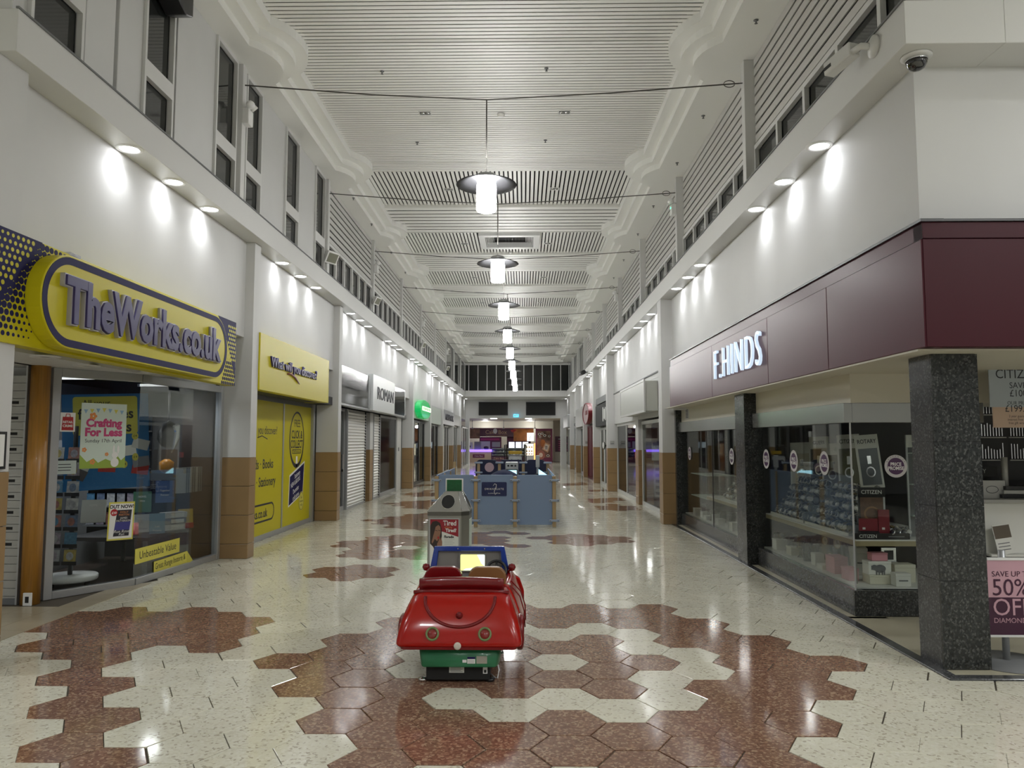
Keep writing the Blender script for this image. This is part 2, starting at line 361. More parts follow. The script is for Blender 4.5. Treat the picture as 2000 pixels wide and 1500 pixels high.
# room behind the camera (the crossing of the malls)
struct(MB().box(-12, 12, -9.2, -9, 0, 4.8).box(-12.2, -12, -9, 5.6, 0, 4.8).box(12, 12.2, -9, 5.6, 0, 4.8).build('wall_back', WHITE))
struct(MB().box(-12.2, 12.2, -9.2, 3.2, 5.9, 6.0).box(-12.2, -4.1, 3.2, 5.3, 5.9, 6.0).box(3.2, 12.2, 3.2, 5.3, 5.9, 6.0).box(-12.2, -4.1, 5.3, 5.5, 4.6, 6.0).box(3.2, 12.2, 5.3, 5.5, 4.6, 6.0).box(-4.1, 3.2, 3.1, 3.2, 5.9, 7.2).box(-12.2, 12.2, -9.2, -9, 4.7, 6).box(-12.2,-12,-9,5.5,4.7,6).box(12,12.2,-9,5.5,4.7,6).build('ceiling_crossing', CEILW))
struct(MB().box(-12, -4.95, 7.55, 7.7, 0, 3.2).box(-4.97, -4.3, 5.45, 10.4, 2.36, 2.44).box(-9, -4.9, 5.45, 7.6, 2.36, 2.44).build('wall_lobby', WHITE))

# ---------------------------------------------------------------- ceiling: slats between stepped cornices
CX, ZS = -0.47, 6.82
YP = [9.32+4.25*k for k in range(10)]       # posts, bumps and pendants share this rhythm
YEND = 46.6
ceil = struct(MB().box(-3.6, 2.9, 3.1, YEND, 7.0, 7.1).build('ceiling', DARKV))
def edge_profile(half, rb, hl):
    """plan outline (x offset from the centre line, y) of one cornice step"""
    pts = [(half, 3.1)]
    for yc in YP:
        if yc > YEND-1: break
        n = 10
        R = (hl*hl+rb*rb)/(2*rb)
        a0 = math.asin(hl/R)
        for k in range(n+1):
            a = -a0+2*a0*k/n
            pts.append((half-(R*math.cos(a)-(R-rb)), yc+R*math.sin(a)))
    pts.append((half, YEND-0.9)); return pts
steps = [(2.93, 0.235, 0.50, 6.5), (2.79, 0.25, 0.56, 6.6), (2.63, 0.25, 0.62, 6.7)]
for side in (-1, 1):
    mb = MB()
    for n, (half, rb, hl, z) in enumerate(steps):
        pr = edge_profile(half, rb, hl)
        outer = 3.6 if n == 0 else steps[n-1][0]+0.02
        ztop = z+0.1 if n < 2 else 6.88
        for (a, ya), (b, yb_) in zip(pr, pr[1:]):
            xo = CX+side*max(outer, a+0.02)
            P = [(CX+side*a, ya), (xo, ya), (xo, yb_), (CX+side*b, yb_)]
            if n > 0:
                q = edge_profile
            mb.prism(P, z, ztop)
    o = mb.build('cornice_'+('left' if side < 0 else 'right'), CEILW); o.name = 'trim_4' if side < 0 else 'trim_5'; struct(o)
struct(MB().box(CX-3.6, CX+3.6, YEND-0.9, YEND+0.2, 6.5, 6.9).build('trim_6', CEILW))
# cross slats / lengthwise slats
nslat = 0; restc = MB(); restl = MB()
def cross(y0, y1, single, pitch=0.083, gap=0.019):
    n = int(round((y1-y0)/pitch)); p = (y1-y0)/n
    for k in range(n):
        a = y0+p*k
        if single: box('slat', SLATW, ceil, CX-2.72, CX+2.72, a+0.001, a+p-gap, ZS, ZS+0.006)
        else: restc.box(CX-2.72, CX+2.72, a+0.001, a+p-gap, ZS, ZS+0.006)
def longi(y0, y1, single):
    n = 62; p = 5.44/n
    for k in range(n):
        a = CX-2.72+p*k
        if single: box('slat', SLATW, ceil, a+0.015, a+p-0.015, y0, y1, ZS+0.055, ZS+0.075)
        else: restl.box(a+0.015, a+p-0.015, y0, y1, ZS+0.055, ZS+0.075)
cross(3.2, 8.2, False); cross(8.2, 14.0, True)
hatch = []
yl = 14.0
for k in range(8):
    y1 = min(yl+2.25, YEND-0.9); y2 = min(yl+4.25, YEND-0.9)
    if k != 1: longi(yl, y1, k < 1)
    else:                                   # the bay with the roof hatch
        longi(yl, yl+0.12, False); longi(yl+1.42, y1, False)
        p = 5.44/62
        for q in range(62):
            a = CX-2.72+p*q
            if not (-1.12 < a+0.04+0.02 < 0.42): restl.box(a+0.015, a+p-0.015, yl+0.12, yl+1.42, ZS+0.055, ZS+0.075)
    if y2 > y1+0.1: cross(y1, y2, k < 3, 0.26, 0.055)
    for e in (yl, y1): restc.box(CX-2.72, CX+2.72, e-0.012, e+0.012, ZS-0.004, ZS+0.09)
    yl += 4.25
    if yl > YEND-1.2: break
stuff(restc.build('cross_slats', SLATW, ceil)); stuff(restl.build('lengthwise_slats', SLATW, ceil))
# roof hatch
h = thing('roof_hatch', 'white framed roof hatch with dark louvred opening in the slatted ceiling', 'hatch', (-0.35, 19.02, ZS))
ring2(rect(-0.78, 0.78, -0.66, 0.66), rect(-0.62, 0.62, -0.5, 0.5), -0.05, 0.09).build('frame', TRIMW, h)
for s in (-1, 1):
    for k in range(6): box('louvre_blade', TRIMW, h, s*(0.60-0.035*k)-0.008, s*(0.60-0.035*k)+0.008, -0.49, 0.49, 0.0+0.02*k, 0.06+0.02*k)
box('lid', BLACK, h, -0.6, 0.6, -0.49, 0.49, 0.155, 0.17)

# ---------------------------------------------------------------- clerestory
CLX, CRX = -3.70, 2.97
cl = struct(MB().box(-4.0, CLX-0.10, 5.1, 46.5, 4.7, 6.55).build('wall_left_upper', DARKV))
cr = struct(MB().box(CRX+0.12, 3.4, 5.1, 46.5, 4.7, 6.55).build('wall_right_upper', DARKV))
PANE = mat('night_pane', (0.020, 0.022, 0.021), 0.06, spec=0.5)
wn = [0]
def window(side, panes, frame_bars, x, dep=0.04):
    """one window: frame + panes, panes (y0,y1,z0,z1)"""
    wn[0] += 1
    o = MB()
    for y0, y1, z0, z1 in frame_bars: o.box(x-0.02, x+0.03, y0, y1, z0, z1)
    o = struct(o.build('window_%d' % wn[0], TRIMW))
    for y0, y1, z0, z1 in panes:
        xp = x-0.03*(-side) if side < 0 else x+0.03
        xp = x-0.035 if side < 0 else x+0.045
        box('pane', PANE, o, xp-0.006, xp+0.006, y0, y1, z0, z1)
    return o
def two_light(y0, y1):
    f = 0.035
    window(-1, [(y0+f, y1-f, 4.73, 5.16), (y0+f, y1-f, 5.33, 6.45)],
           [(y0, y0+f, 4.71, 6.5), (y1-f, y1, 4.71, 6.5), (y0+f, y1-f, 5.16, 5.33), (y0+f, y1-f, 6.45, 6.5), (y0+f, y1-f, 4.70, 4.73)], CLX)
for a, b in ((5.26, 5.92), (6.90, 7.50), (8.56, 9.20), (9.52, 10.12), (11.18, 11.87), (12.83, 13.46)): two_light(a, b)
for a, b in ((5.98, 6.42), (6.48, 6.90), (7.60, 8.56), (10.14, 11.18), (11.90, 12.83), (5.1, 5.26), (9.2, 9.52), (13.46, 13.62)):
    box('panel', WHITE, cl, CLX-0.1, CLX, a, b, 4.71, 6.5, 0.004)
lamp_post = []
def post(x0, x1, yc): lamp_post.append(struct(MB().box(x0, x1, yc-0.065, yc+0.065, 4.72, 6.5).build('post', TRIMW, None, 0.004)))
for k, yc in enumerate(YP):
    if yc > 46.5: break
    post(CLX-0.02, CLX+0.07, yc); post(2.84, 3.05, yc)
def louvre_bay(side, y0, y1, wall, pitch):
    x = CLX if side < 0 else CRX
    zs = 5.37; n = 9; p = (6.5-zs)/n
    for k in range(n):
        x0, x1 = (x-0.012, x) if side < 0 else (x, x+0.012)
        box('slat', LOUV, wall, x0, x1, y0, y1, zs+p*k+0.028, zs+p*(k+1)-0.004)
    n = max(1, int(round((y1-y0)/pitch))); q = (y1-y0)/n; bars = [(y0, y1, 4.70, 4.73), (y0, y1, 5.30, 5.36)]; panes = []
    for k in range(n+1): bars.append((max(y0, y0+q*k-0.03), min(y1, y0+q*k+0.03), 4.73, 5.30))
    for k in range(n): panes.append((y0+q*k+0.03, y0+q*(k+1)-0.03, 4.73, 5.30))
    window(side, panes, bars, x)
def dark_bay(side, y0, y1):
    x = CLX if side < 0 else CRX
    window(side, [(y0+0.04, y1-0.04, 4.74, 6.45)], [(y0, y0+0.04, 4.7, 6.5), (y1-0.04, y1, 4.7, 6.5), (y0, y1, 6.45, 6.5), (y0, y1, 4.7, 4.74)], x)
for k in range(1, 9):
    a, b = YP[k]+0.065, YP[k+1]-0.065 if YP[k+1] < 46.5 else 46.5
    if k < 6: louvre_bay(-1, a, b, cl, 0.70)
    else: dark_bay(-1, a, b)
louvre_bay(1, 5.12, YP[0]-0.065, cr, 0.84)
for k in range(0, 9):
    a, b = YP[k]+0.065, YP[k+1]-0.065 if YP[k+1] < 46.5 else 46.5
    if k < 6: louvre_bay(1, a, b, cr, 0.84)
    else: dark_bay(1, a, b)

# ---------------------------------------------------------------- end wall
ew = struct(MB().box(-4.2, 3.4, 50, 50.25, 3.15, 4.75).box(-3.9, -3.62, 49.9, 50.3, 0, 3.2).box(2.5, 2.9, 49.9, 50.3, 0, 3.2).box(-4.2, 3.4, 46.5, 50, 4.40, 4.72).build('wall_end', WHITE))
wn[0] += 1
ef = MB().box(-3.75, 3.0, 46.42, 46.5, 4.72, 4.77).box(-3.75, 3.0, 46.42, 46.5, 6.38, 6.5)
xs = [-3.66+0.0]+[-3.42+0.577*k for k in range(0, 12) if -3.42+0.577*k < 2.8]+[2.87]
for x in xs: ef.box(x-0.022, x+0.022, 46.42, 46.5, 4.77, 6.38)
ef = struct(ef.build('window_%d' % wn[0], TRIMW))
for a, b in zip(xs, xs[1:]): box('pane', PANE, ef, a+0.022, b-0.022, 46.47, 46.485, 4.77, 6.38)
struct(MB().box(-3.9, 3.2, 46.6, 46.8, 4.7, 7.1).build('wall_end_upper', DARKV))

# ---------------------------------------------------------------- the hall's own lights, then added fill
GLOWW = mat('lamp_glow', (1, 1, 1), 0.5, emit=(0.97, 0.98, 1.0), es=9.0)
PENDG = mat('pendant_glow', (1, 1, 1), 0.5, emit=(1.0, 1.0, 0.98), es=E_PEND)
DISC = mat('pendant_disc', (0.05, 0.05, 0.055), 0.42, 0.7)
def spot(name, loc, energy, size=2.4, blend=0.9, radius=0.05, col=(0.955, 0.975, 1.0)):
    l = bpy.data.lights.new(name, 'SPOT'); l.energy = energy; l.spot_size = size; l.spot_blend = blend; l.shadow_soft_size = radius; l.color = col
    o = bpy.data.objects.new(name, l); COL.objects.link(o); o.location = loc; return o
dl0 = None
rim_me = MB().lathe([(0.085, 0.0), (0.09, -0.012), (0.118, -0.012), (0.122, 0.0)], 28, cap=False).mesh('rim', WHITEP)
lens_me = MB().lathe([(0.0, -0.006), (0.086, -0.006), (0.086, 0.0)], 28, cap=False).mesh('lens', GLOWW)
def downlight(x, y, label, group):
    t = thing('downlight', label, 'downlight', (x, y, 4.4), group)
    link('rim', rim_me, t); link('lens', lens_me, t)
    spot('downlight_beam', (x, y, 4.385), E_DOWN)
Lg = [(6.87, 7.78, 8.72), (11.43, 12.37, 13.3), (16.05, 16.96, 17.88), (20.57, 21.45, 22.4), (25.1, 26.05, 27.0), (30.0, 30.9, 31.8), (34.4, 35.4, 36.3), (38.7, 39.6, 40.5), (43.7, 44.6, 45.5), (48.9,)]
Rg = [(6.9, 7.87, 8.82), (11.67, 12.55, 13.49), (16.23, 17.2, 18.2), (20.9, 21.9, 22.8), (25.5, 26.5, 27.4), (30.2, 31.2, 32.1), (35.0, 35.9, 36.8), (39.7, 40.6, 41.5), (44.4, 45.3), (48.9,)]
onw = ['nearest of three', 'middle of three', 'farthest of three']
place_l = ['over the yellow book shop sign', 'over the yellow question fascia', 'over the mirrored fascia', 'over the white boxed shop name', 'over the green round sign', 'over the pale blank fascia', 'over the grey two-word sign', 'on the left beyond the grey sign', 'on the left near the end windows', 'on the left against the end wall']
place_r = ['over the maroon fascia near its corner', 'over the illuminated jeweller letters', 'over the blank white sign box', 'beyond the blank white sign box', 'over the narrow black shop sign', 'beside the red round sign', 'beyond the red round sign', 'on the right toward the end wall', 'on the right near the end windows', 'on the right against the end wall']
for gs, px, plc in ((Lg, -3.775, place_l), (Rg, 2.815, place_r)):
    for gi, ys in enumerate(gs):
        for k, y in enumerate(ys):
            downlight(px, y, 'round lit ledge downlight %s, %s' % (plc[gi], onw[k] if len(ys) > 1 else 'single'), 'downlights under the ledges')
# pendants: white drum under a dark disc, hung on a rod from a cable between two posts
CABM = mat('cable_steel', (0.10, 0.095, 0.085), 0.6, 0.2)
disc_me = MB().lathe([(0.12, 0.08), (0.25, 0.05), (0.385, 0.0), (0.388, -0.004), (0.25, 0.04), (0.13, 0.055), (0.0, 0.06)], 40, cap=False).mesh('disc', DISC)
cap_me = MB().lathe([(0.0, 0.17), (0.03, 0.16), (0.12, 0.13), (0.15, 0.075), (0.0, 0.075)], 28, cap=False).mesh('cap', ALU)
drum_me = MB().lathe([(0.0, -0.345), (0.115, -0.345), (0.128, -0.33), (0.128, -0.02), (0.12, 0.0), (0.12, 0.055)], 32, cap=False).mesh('drum', PENDG)
rod_me = MB().tube([(0, 0, 0.165), (0.006, 0, 0.33), (0, 0, 0.36)], 0.003, 6).tube([(0, 0, 0.36), (0, 0, 1.13)], 0.009, 6).mesh('rod', CABM)
ordw = ['first and nearest', 'second', 'third', 'fourth', 'fifth', 'sixth', 'seventh', 'eighth', 'ninth and farthest']
for k, y in enumerate(YP[:9]):
    t = thing('pendant_lamp', 'white drum pendant lamp under a dark disc, %s in the row' % ordw[k], 'pendant lamp', (CX+0.0, y, 4.89), 'pendant lamps down the hall')
    for nm, me in (('disc', disc_me), ('cap', cap_me), ('drum', drum_me), ('rod', rod_me)): link(nm, me, t)
    c = thing('suspension_cable', 'thin sagging steel cable carrying the %s pendant lamp between two posts' % ordw[k].split()[0], 'cable', (CX, y, 6.02), 'pendant cables')
    MB().tube([(CLX+0.07-CX, 0, 0.22), (-1.5, 0, 0.08), (0, 0, 0), (1.6, 0, 0.08), (2.84-CX, 0, 0.2)], 0.0085, 6).build('wire', CABM, c)
    MB().tube([(2.84-CX-0.17+0.045*math.cos(a)*1.6, 0.0, 0.19+0.045*math.sin(a)) for a in [2*PI*q/14 for q in range(14)]], 0.006, 5, True).build('coil', CABM, c)
    for dx in (-0.22, 0.22):
      u = spot('ceiling_fill_spot', (CX+dx, y, 5.0), E_UP_FILL, 2.8, 0.7, 0.06, (1, 1, 0.985)); u.rotation_euler = (PI, 0, 0)  # spots added above each disc to brighten the ceiling
# unseen ceiling lights added behind the camera to brighten the near hall
for n, (x, y) in enumerate([(-7, -1.5), (-2, -4.0), (4, -4.0), (8, -1.0), (-8.5, 3.6), (7.5, 3.2)]):
    t = thing('crossing_fill_light', 'added round ceiling light over the unseen crossing, %s' % ('far left', 'left behind', 'right behind', 'far right', 'left beside the hall', 'right beside the hall')[n], 'ceiling light', (x, y, 5.9), 'added crossing lights')
    link('rim', rim_me, t, Matrix.Scale(1.5, 4)); link('lens', lens_me, t, Matrix.Scale(1.5, 4))
    spot('crossing_fill_beam', (x, y, 5.87), E_CROSS_FILL, 2.9, 0.6, 0.12)

for k, (x, y) in enumerate(((5.6, 1.2), (10.0, 1.2), (5.6, -4.0))):  # unseen pendants added to throw light in from the right
    t = thing('pendant_lamp', 'added white drum pendant lamp in the crossing right of the viewer, %s' % ('near', 'far', 'behind')[k], 'pendant lamp', (x, y, 4.89), 'added pendant lamps of the crossing')
    for nm, me in (('disc', disc_me), ('cap', cap_me), ('drum', drum_me), ('rod', rod_me)): link(nm, me, t)

# ---------------------------------------------------------------- helpers for signs and shop fittings
def letters(parent, body, size, m, x0, x1, y, z, depth, edge=None, bold=0.0, ebold=0.0, bev=0.0, trk=1.0):
    """one part per letter, spread from x0 to x1; edge = a second, fatter letter behind as sub-part"""
    def xr(s):
        me = text_mesh(s, size, m, depth, bold, align='LEFT', bev=bev, space=trk); xs = [v.co.x for v in me.vertices]; return (min(xs), max(xs)) if xs else (0, 0)
    tot = xr(body); k = (x1-x0)/(tot[1]-tot[0])
    for i, c in enumerate(body):
        if c == ' ': continue
        off = xr(body[:i+1])[1]-xr(c)[1]
        S_ = Matrix.Scale(k, 4, (1, 0, 0))
        o = link('letter', text_mesh(c, size, m, depth, bold, align='LEFT', bev=bev), parent, Matrix.Translation((x0+(off-tot[0])*k, y, z)) @ S_)
        if edge: link('edge', text_mesh(c, size, edge, depth*0.72, ebold, align='LEFT', bev=0.003), o, Matrix.Translation((0, 0, -0.002)))
def poster(name, label, cat, M, w_, h_, m, group=None, th=0.004):
    t = thing(name, label, cat, M, group)
    box('sheet', m, t, -w_/2, w_/2, -h_/2, h_/2, 0, th)
    return t
PINK = mat('print_pink', (0.55, 0.06, 0.20), 0.5); PEACH = mat('print_orange', (0.75, 0.28, 0.08), 0.5); GRN = mat('print_green', (0.30, 0.42, 0.06), 0.5)
BLUE = mat('print_blue', (0.02, 0.16, 0.42), 0.45); LBLUE = mat('print_sky', (0.25, 0.42, 0.60), 0.45); INK = mat('print_ink', (0.02, 0.02, 0.03), 0.5)
YPAP = mat('yellow_paper', (0.66, 0.60, 0.10), 0.5); REDP = mat('print_red', (0.42, 0.015, 0.02), 0.45); PALE = mat('print_pale', (0.62, 0.72, 0.66), 0.5)
WOOD = mat('varnished_wood', (0.42, 0.20, 0.035), 0.3, var=0.18, vscale=5, aniso=(14, 14, 0.7), coat=0.3)
SHUT = mat('shutter_grey', (0.42, 0.42, 0.40), 0.4, 0.2)
BOOKC = [mat('book_%d' % i, c, 0.35) for i, c in enumerate([(0.62, 0.62, 0.62), (0.05, 0.12, 0.32), (0.45, 0.03, 0.03), (0.05, 0.16, 0.09), (0.5, 0.35, 0.05), (0.10, 0.09, 0.10), (0.25, 0.25, 0.3), (0.20, 0.33, 0.45)])]

# ---------------------------------------------------------------- bookshop: fascia
t = thing('shop_sign', 'long yellow bookshop fascia with navy dots and raised purple letters', 'shop sign', F((-3.752, 5.09, 2.315), LEFTW))
MB().box(0, 4.47, 0, 0.83, -0.13, 0).build('panel', YEL, t, 0.004)
navy = MB().prism([(0, 0.83), (0.55, 0.83), (0.06, 0.25), (0, 0.18)], 0.0, 0.002); yd = MB()
for r in range(16):
    for c in range(26):
        x = 0.02+0.056*c+(0.028 if r % 2 else 0); y = 0.015+0.052*r
        s_ = (x-0.08)-(y-0.28)*0.85
        if s_ < -0.035:
            rad = min(0.021, 0.008+0.012*(0.5+s_*1.2)+0.005)
            if y < 0.8: yd.prism(ellipse(x, y, rad, rad, 12), 0.002, 0.003)
        elif s_ < 0.62:
            rad = 0.031*(1-s_/0.68)
            if rad > 0.004 and y < 0.81 and y > 0.015: navy.prism(ellipse(x, y, min(rad, 0.03), min(rad, 0.03), 12), 0.0, 0.0025)
navy.prism([(4.47, 0.12), (4.47, 0.83), (3.9, 0.83), (4.2, 0.55)], 0.0, 0.002)
for r in range(15):
    for c in range(12):
        x = 4.46-0.056*c-(0.028 if r % 2 else 0); y = 0.02+0.052*r
        if y > 0.30 and x > 4.22: yd.prism(ellipse(x, y, 0.018, 0.018, 12), 0.002, 0.003)
        elif y <= 0.30 and x > 4.05+y*0.4: navy.prism(ellipse(x, y, 0.022, 0.022, 12), 0.0, 0.0025)
stuff(navy.build('navy_print', NAVY, t)); stuff(yd.build('yellow_dots', YEL, t))
st = rrect(0.37, 3.90, 0.02, 0.77, 0.374, 12)
MB().prism(st, 0, 0.125).build('oval_plaque', YEL, t, 0.006)
ring2(rrect(0.385, 3.885, 0.035, 0.755, 0.359, 12), rrect(0.445, 3.825, 0.095, 0.695, 0.299, 12), 0.125, 0.128).build('navy_border', NAVY, t)
letters(t, 'TheWorks.co.uk', 0.50, PURP, 0.60, 3.60, 0.385, 0.127, 0.05, GREYLT, bold=0.014, ebold=0.026, bev=0.004)
box('spotlight_cap', CHROME, t, 0.9, 1.05, 0.82, 0.85, -0.05, 0.0)
# recessed ceiling light roses under the fascia
for k, (x, y) in enumerate(((-4.28, 6.55), (-4.38, 7.35), (-4.1, 8.1))):
    q = thing('unlit_downlight', 'unlit dark-rimmed downlight in the bookshop lobby ceiling, %s from the shutter' % ('nearest', 'second', 'third')[(2, 1, 0)[k] if False else k], 'downlight', (x, y, 2.36), 'lobby downlights')
    MB().lathe([(0.05, 0.0), (0.055, -0.012), (0.12, -0.012), (0.125, 0)], 24, cap=False).build('rim', TRIMW, q)
    MB().lathe([(0.0, -0.004), (0.06, -0.006), (0.06, 0)], 20, cap=False).build('lens', BLACKM, q)
# shutter with punched slots
sh = thing('roller_shutter', 'grey roller shutter with punched slots across the bookshop entrance', 'shutter', F((-6.462, 7.37, 0), CAMW))
for k in range(29):
    z0 = 0.078*k
    if z0 > 2.26: break
    q = box('lath', SHUT, sh, 0, 1.47, z0+0.003, z0+0.076, -0.018, 0.0)
    if 5 < k < 27:
        sl = MB()
        x = 1.40 if k % 2 else 1.29
        while x > 0.1:
            sl.box(x-0.115, x, -0.015, 0.013, 0, 0.002, Matrix.Translation((-0.735, 0, 0.009))); x -= 0.32
        sl.build('slots', BLACKM, q)
box('bottom_rail', GREYIN, sh, 0, 1.47, 0, 0.06, -0.02, 0.012); box('guide', ALU, sh, 1.472, 1.49, 0, 2.36, -0.05, 0.02)
cw = thing('wooden_post', 'varnished orange wooden post between the shutter and the book display window', 'post', (-4.872, 7.40, 0))
MB().prism(rrect(-0.085, 0.085, -0.08, 0.08, 0.07, 5), 0, 2.36, None, True).build('shaft', WOOD, cw)
box('socket_plate', WHITEP, cw, -0.01, 0.075, -0.096, -0.079, 0.0, 0.125, 0.003)
box('plate_face', BLACK, cw, 0.015, 0.05, -0.099, -0.0955, 0.03, 0.09)
# display window
A_, B_, C_ = (-4.845, 7.58), (-4.353, 8.364), (-4.19, 10.24)
def seglen(a, b): return math.hypot(b[0]-a[0], b[1]-a[1])
W1 = F((A_[0], A_[1], 0), (B_[0]-A_[0], B_[1]-A_[1])); W2 = F((B_[0], B_[1], 0), (C_[0]-B_[0], C_[1]-B_[1]))
L1, L2 = seglen(A_, B_), seglen(B_, C_)
wdw = thing('shop_window', 'angled bookshop display window in silver frame, full of posters and books', 'shop window', W1)
FR = MB().box(-0.03, 0.055, 0, 2.36, -0.04, 0.035).box(0.055, L1, 0, 0.075, -0.04, 0.035).box(0.055, L1, 2.27, 2.36, -0.04, 0.035)
FR.build('frame', ALU, wdw, 0.004)
W12 = W1.inverted() @ W2
fr2 = MB().box(0, L2-0.075, 0, 0.075, -0.04, 0.035).box(0, L2-0.075, 2.27, 2.36, -0.04, 0.035).box(L2-0.075, L2+0.005, 0, 2.36, -0.045, 0.04)
fo = fr2.build('frame', ALU, wdw, 0.004); fo.matrix_local = W12
box('pane', GLASS, wdw, 0.055, L1-0.003, 0.075, 2.27, -0.006, 0.002)
pn = MB().box(0.003, L2-0.075, 0.075, 2.27, -0.006, 0.002).build('pane', GLASS, wdw); pn.matrix_local = W12
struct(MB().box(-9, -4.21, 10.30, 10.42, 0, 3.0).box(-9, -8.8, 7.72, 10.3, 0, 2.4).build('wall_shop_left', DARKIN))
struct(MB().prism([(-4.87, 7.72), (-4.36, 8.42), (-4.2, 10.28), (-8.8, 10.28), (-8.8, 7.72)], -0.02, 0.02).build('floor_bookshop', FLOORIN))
# posters and stickers on the glass
def on1(s_, z): return W1 @ Matrix.Translation((s_, z, 0.004))
def on2(s_, z): return W2 @ Matrix.Translation((s_, z, 0.004))
p = poster('poster', 'pale green crafting poster with bunting, flowers and a rabbit on the window', 'poster', on1(0.525, 1.66), 0.49, 0.70, PALE)
text(p, 'Crafting', 0.118, PINK, 0, 0.135, 0.0045, bold=0.006); text(p, 'For Less', 0.118, PINK, 0, 0.035, 0.0045, bold=0.006)
text(p, 'Sunday 17th April', 0.055, INK, 0, -0.055, 0.0045)
flat('grass_print', GRN, p, [(-0.245, -0.35), (0.245, -0.35), (0.245, -0.23), (0.2, -0.27), (0.16, -0.22), (0.1, -0.28), (0.03, -0.25), (-0.05, -0.29), (-0.1, -0.24), (-0.17, -0.28), (-0.245, -0.2)], 0.004, 0.0052)
fl = MB()
for k, (x, y, r_) in enumerate([(-0.12, 0.21, 0.035), (-0.2, -0.15, 0.022), (0.04, -0.2, 0.018), (-0.11, -0.28, 0.026)]):
    for a in range(5): fl.prism(ellipse(x+r_*0.7*math.cos(a*1.257), y+r_*0.7*math.sin(a*1.257), r_*0.5, r_*0.5, 8), 0.004, 0.0056)
fl.build('flower_print', PEACH, p)
bt = MB(); bt2 = MB()
for k in range(7):
    x = -0.2+0.065*k; (bt if k % 2 else bt2).prism([(x-0.022, 0.30-0.02*abs(k-3)/3), (x+0.022, 0.30-0.02*abs(k-3)/3), (x, 0.255-0.02*abs(k-3)/3)], 0.004, 0.0056)
bt.build('bunting_print', YPAP, p); bt2.build('bunting_print', LBLUE, p)
MB().prism(ellipse(0.13, -0.29, 0.045, 0.05, 16), 0.004, 0.006).prism(ellipse(0.13, -0.21, 0.035, 0.035, 16), 0.004, 0.0062).prism(ellipse(0.115, -0.15, 0.012, 0.05, 12), 0.004, 0.0061).prism(ellipse(0.165, -0.15, 0.013, 0.045, 12), 0.004, 0.0061).build('rabbit_print', WHITEP, p)
p = poster('poster', 'small white sticker with a red bag printed retail crime', 'poster', on1(0.145, 1.80), 0.15, 0.20, WHITEP)
MB().prism([(-0.06, -0.085), (0.06, -0.085), (0.052, 0.055), (-0.052, 0.055)], 0.004, 0.0055).build('bag_print', REDP, p)
MB().tube([(-0.022, 0.055, 0.005), (-0.018, 0.085, 0.005), (0.018, 0.085, 0.005), (0.022, 0.055, 0.005)], 0.004, 6).build('handle_print', REDP, p)
text(p, 'RETAIL', 0.033, WHITEP, 0, 0.0, 0.0065, bold=0.001); text(p, 'CRIME', 0.036, WHITEP, 0, -0.04, 0.0065, bold=0.001)
p = poster('poster', 'yellow-edged book poster reading out now with a dark cover', 'poster', on1(0.755, 0.725) @ Matrix.Rotation(-0.03, 4, 'Z'), 0.29, 0.415, YPAP)
box('print', WHITEP, p, -0.13, 0.13, -0.19, 0.19, 0.004, 0.0048)
text(p, 'OUT NOW!', 0.052, INK, 0, 0.155, 0.005, bold=0.002)
MB().prism([(-0.08, -0.165), (0.095, -0.165), (0.115, 0.12), (-0.05, 0.12)], 0.0048, 0.0058).build('cover_print', INK, p)
MB().prism([(-0.072, -0.10), (0.098, -0.10), (0.108, -0.01), (-0.062, -0.01)], 0.0058, 0.0062).build('sky_print', mat('dusk', (0.05, 0.05, 0.25), 0.5), p)
for i, (s_, y) in enumerate((('DOLLY', 0.095), ('PARTON', 0.065), ('JAMES', 0.03), ('PATTERSON', 0.0))): text(p, s_, 0.03, PEACH if i < 2 else WHITEP, 0.028, y, 0.0064)
text(p, 'Run Rose', 0.045, WHITEP, 0.01, -0.115, 0.0064, shear=0.3); text(p, 'Run', 0.04, WHITEP, 0.01, -0.145, 0.0064, shear=0.3)
flat('price_print', REDP, p, ellipse(-0.085, 0.095, 0.04, 0.038, 20), 0.005, 0.0066); text(p, '£10', 0.035, WHITEP, -0.085, 0.09, 0.0068, bold=0.001)
p = poster('poster', 'upper yellow strip sticker reading unbeatable value', 'sticker', on2(0.46, 0.315) @ Matrix.Rotation(0.012, 4, 'Z'), 0.91, 0.17, YPAP)
text(p, 'Unbeatable Value', 0.125, INK, 0, 0.0, 0.005, sx=0.86)
p = poster('poster', 'lower yellow strip sticker peeling at one end near the window foot', 'sticker', on2(0.74, 0.125) @ Matrix.Rotation(0.03, 4, 'Z'), 0.72, 0.165, YPAP)
text(p, 'Great Range Instore &', 0.10, INK, -0.01, 0.02, 0.005, sx=0.72)
MB().add([(0.36, -0.0825, 0.004), (0.40, -0.04, 0.06), (0.36, 0.0825, 0.004)], [(0, 1, 2)]).build('peeled_corner', YPAP, p)
p = poster('sticker', 'small pale payment sticker on the window beside the card spinner', 'sticker', on1(0.15, 1.33), 0.20, 0.14, mat('clear_pale', (0.45, 0.52, 0.50), 0.3))
for y in (0.03, 0.0, -0.03): box('print', INK, p, -0.08, 0.05-0.02*abs(y)*10, y-0.004, y+0.004, 0.004, 0.005)
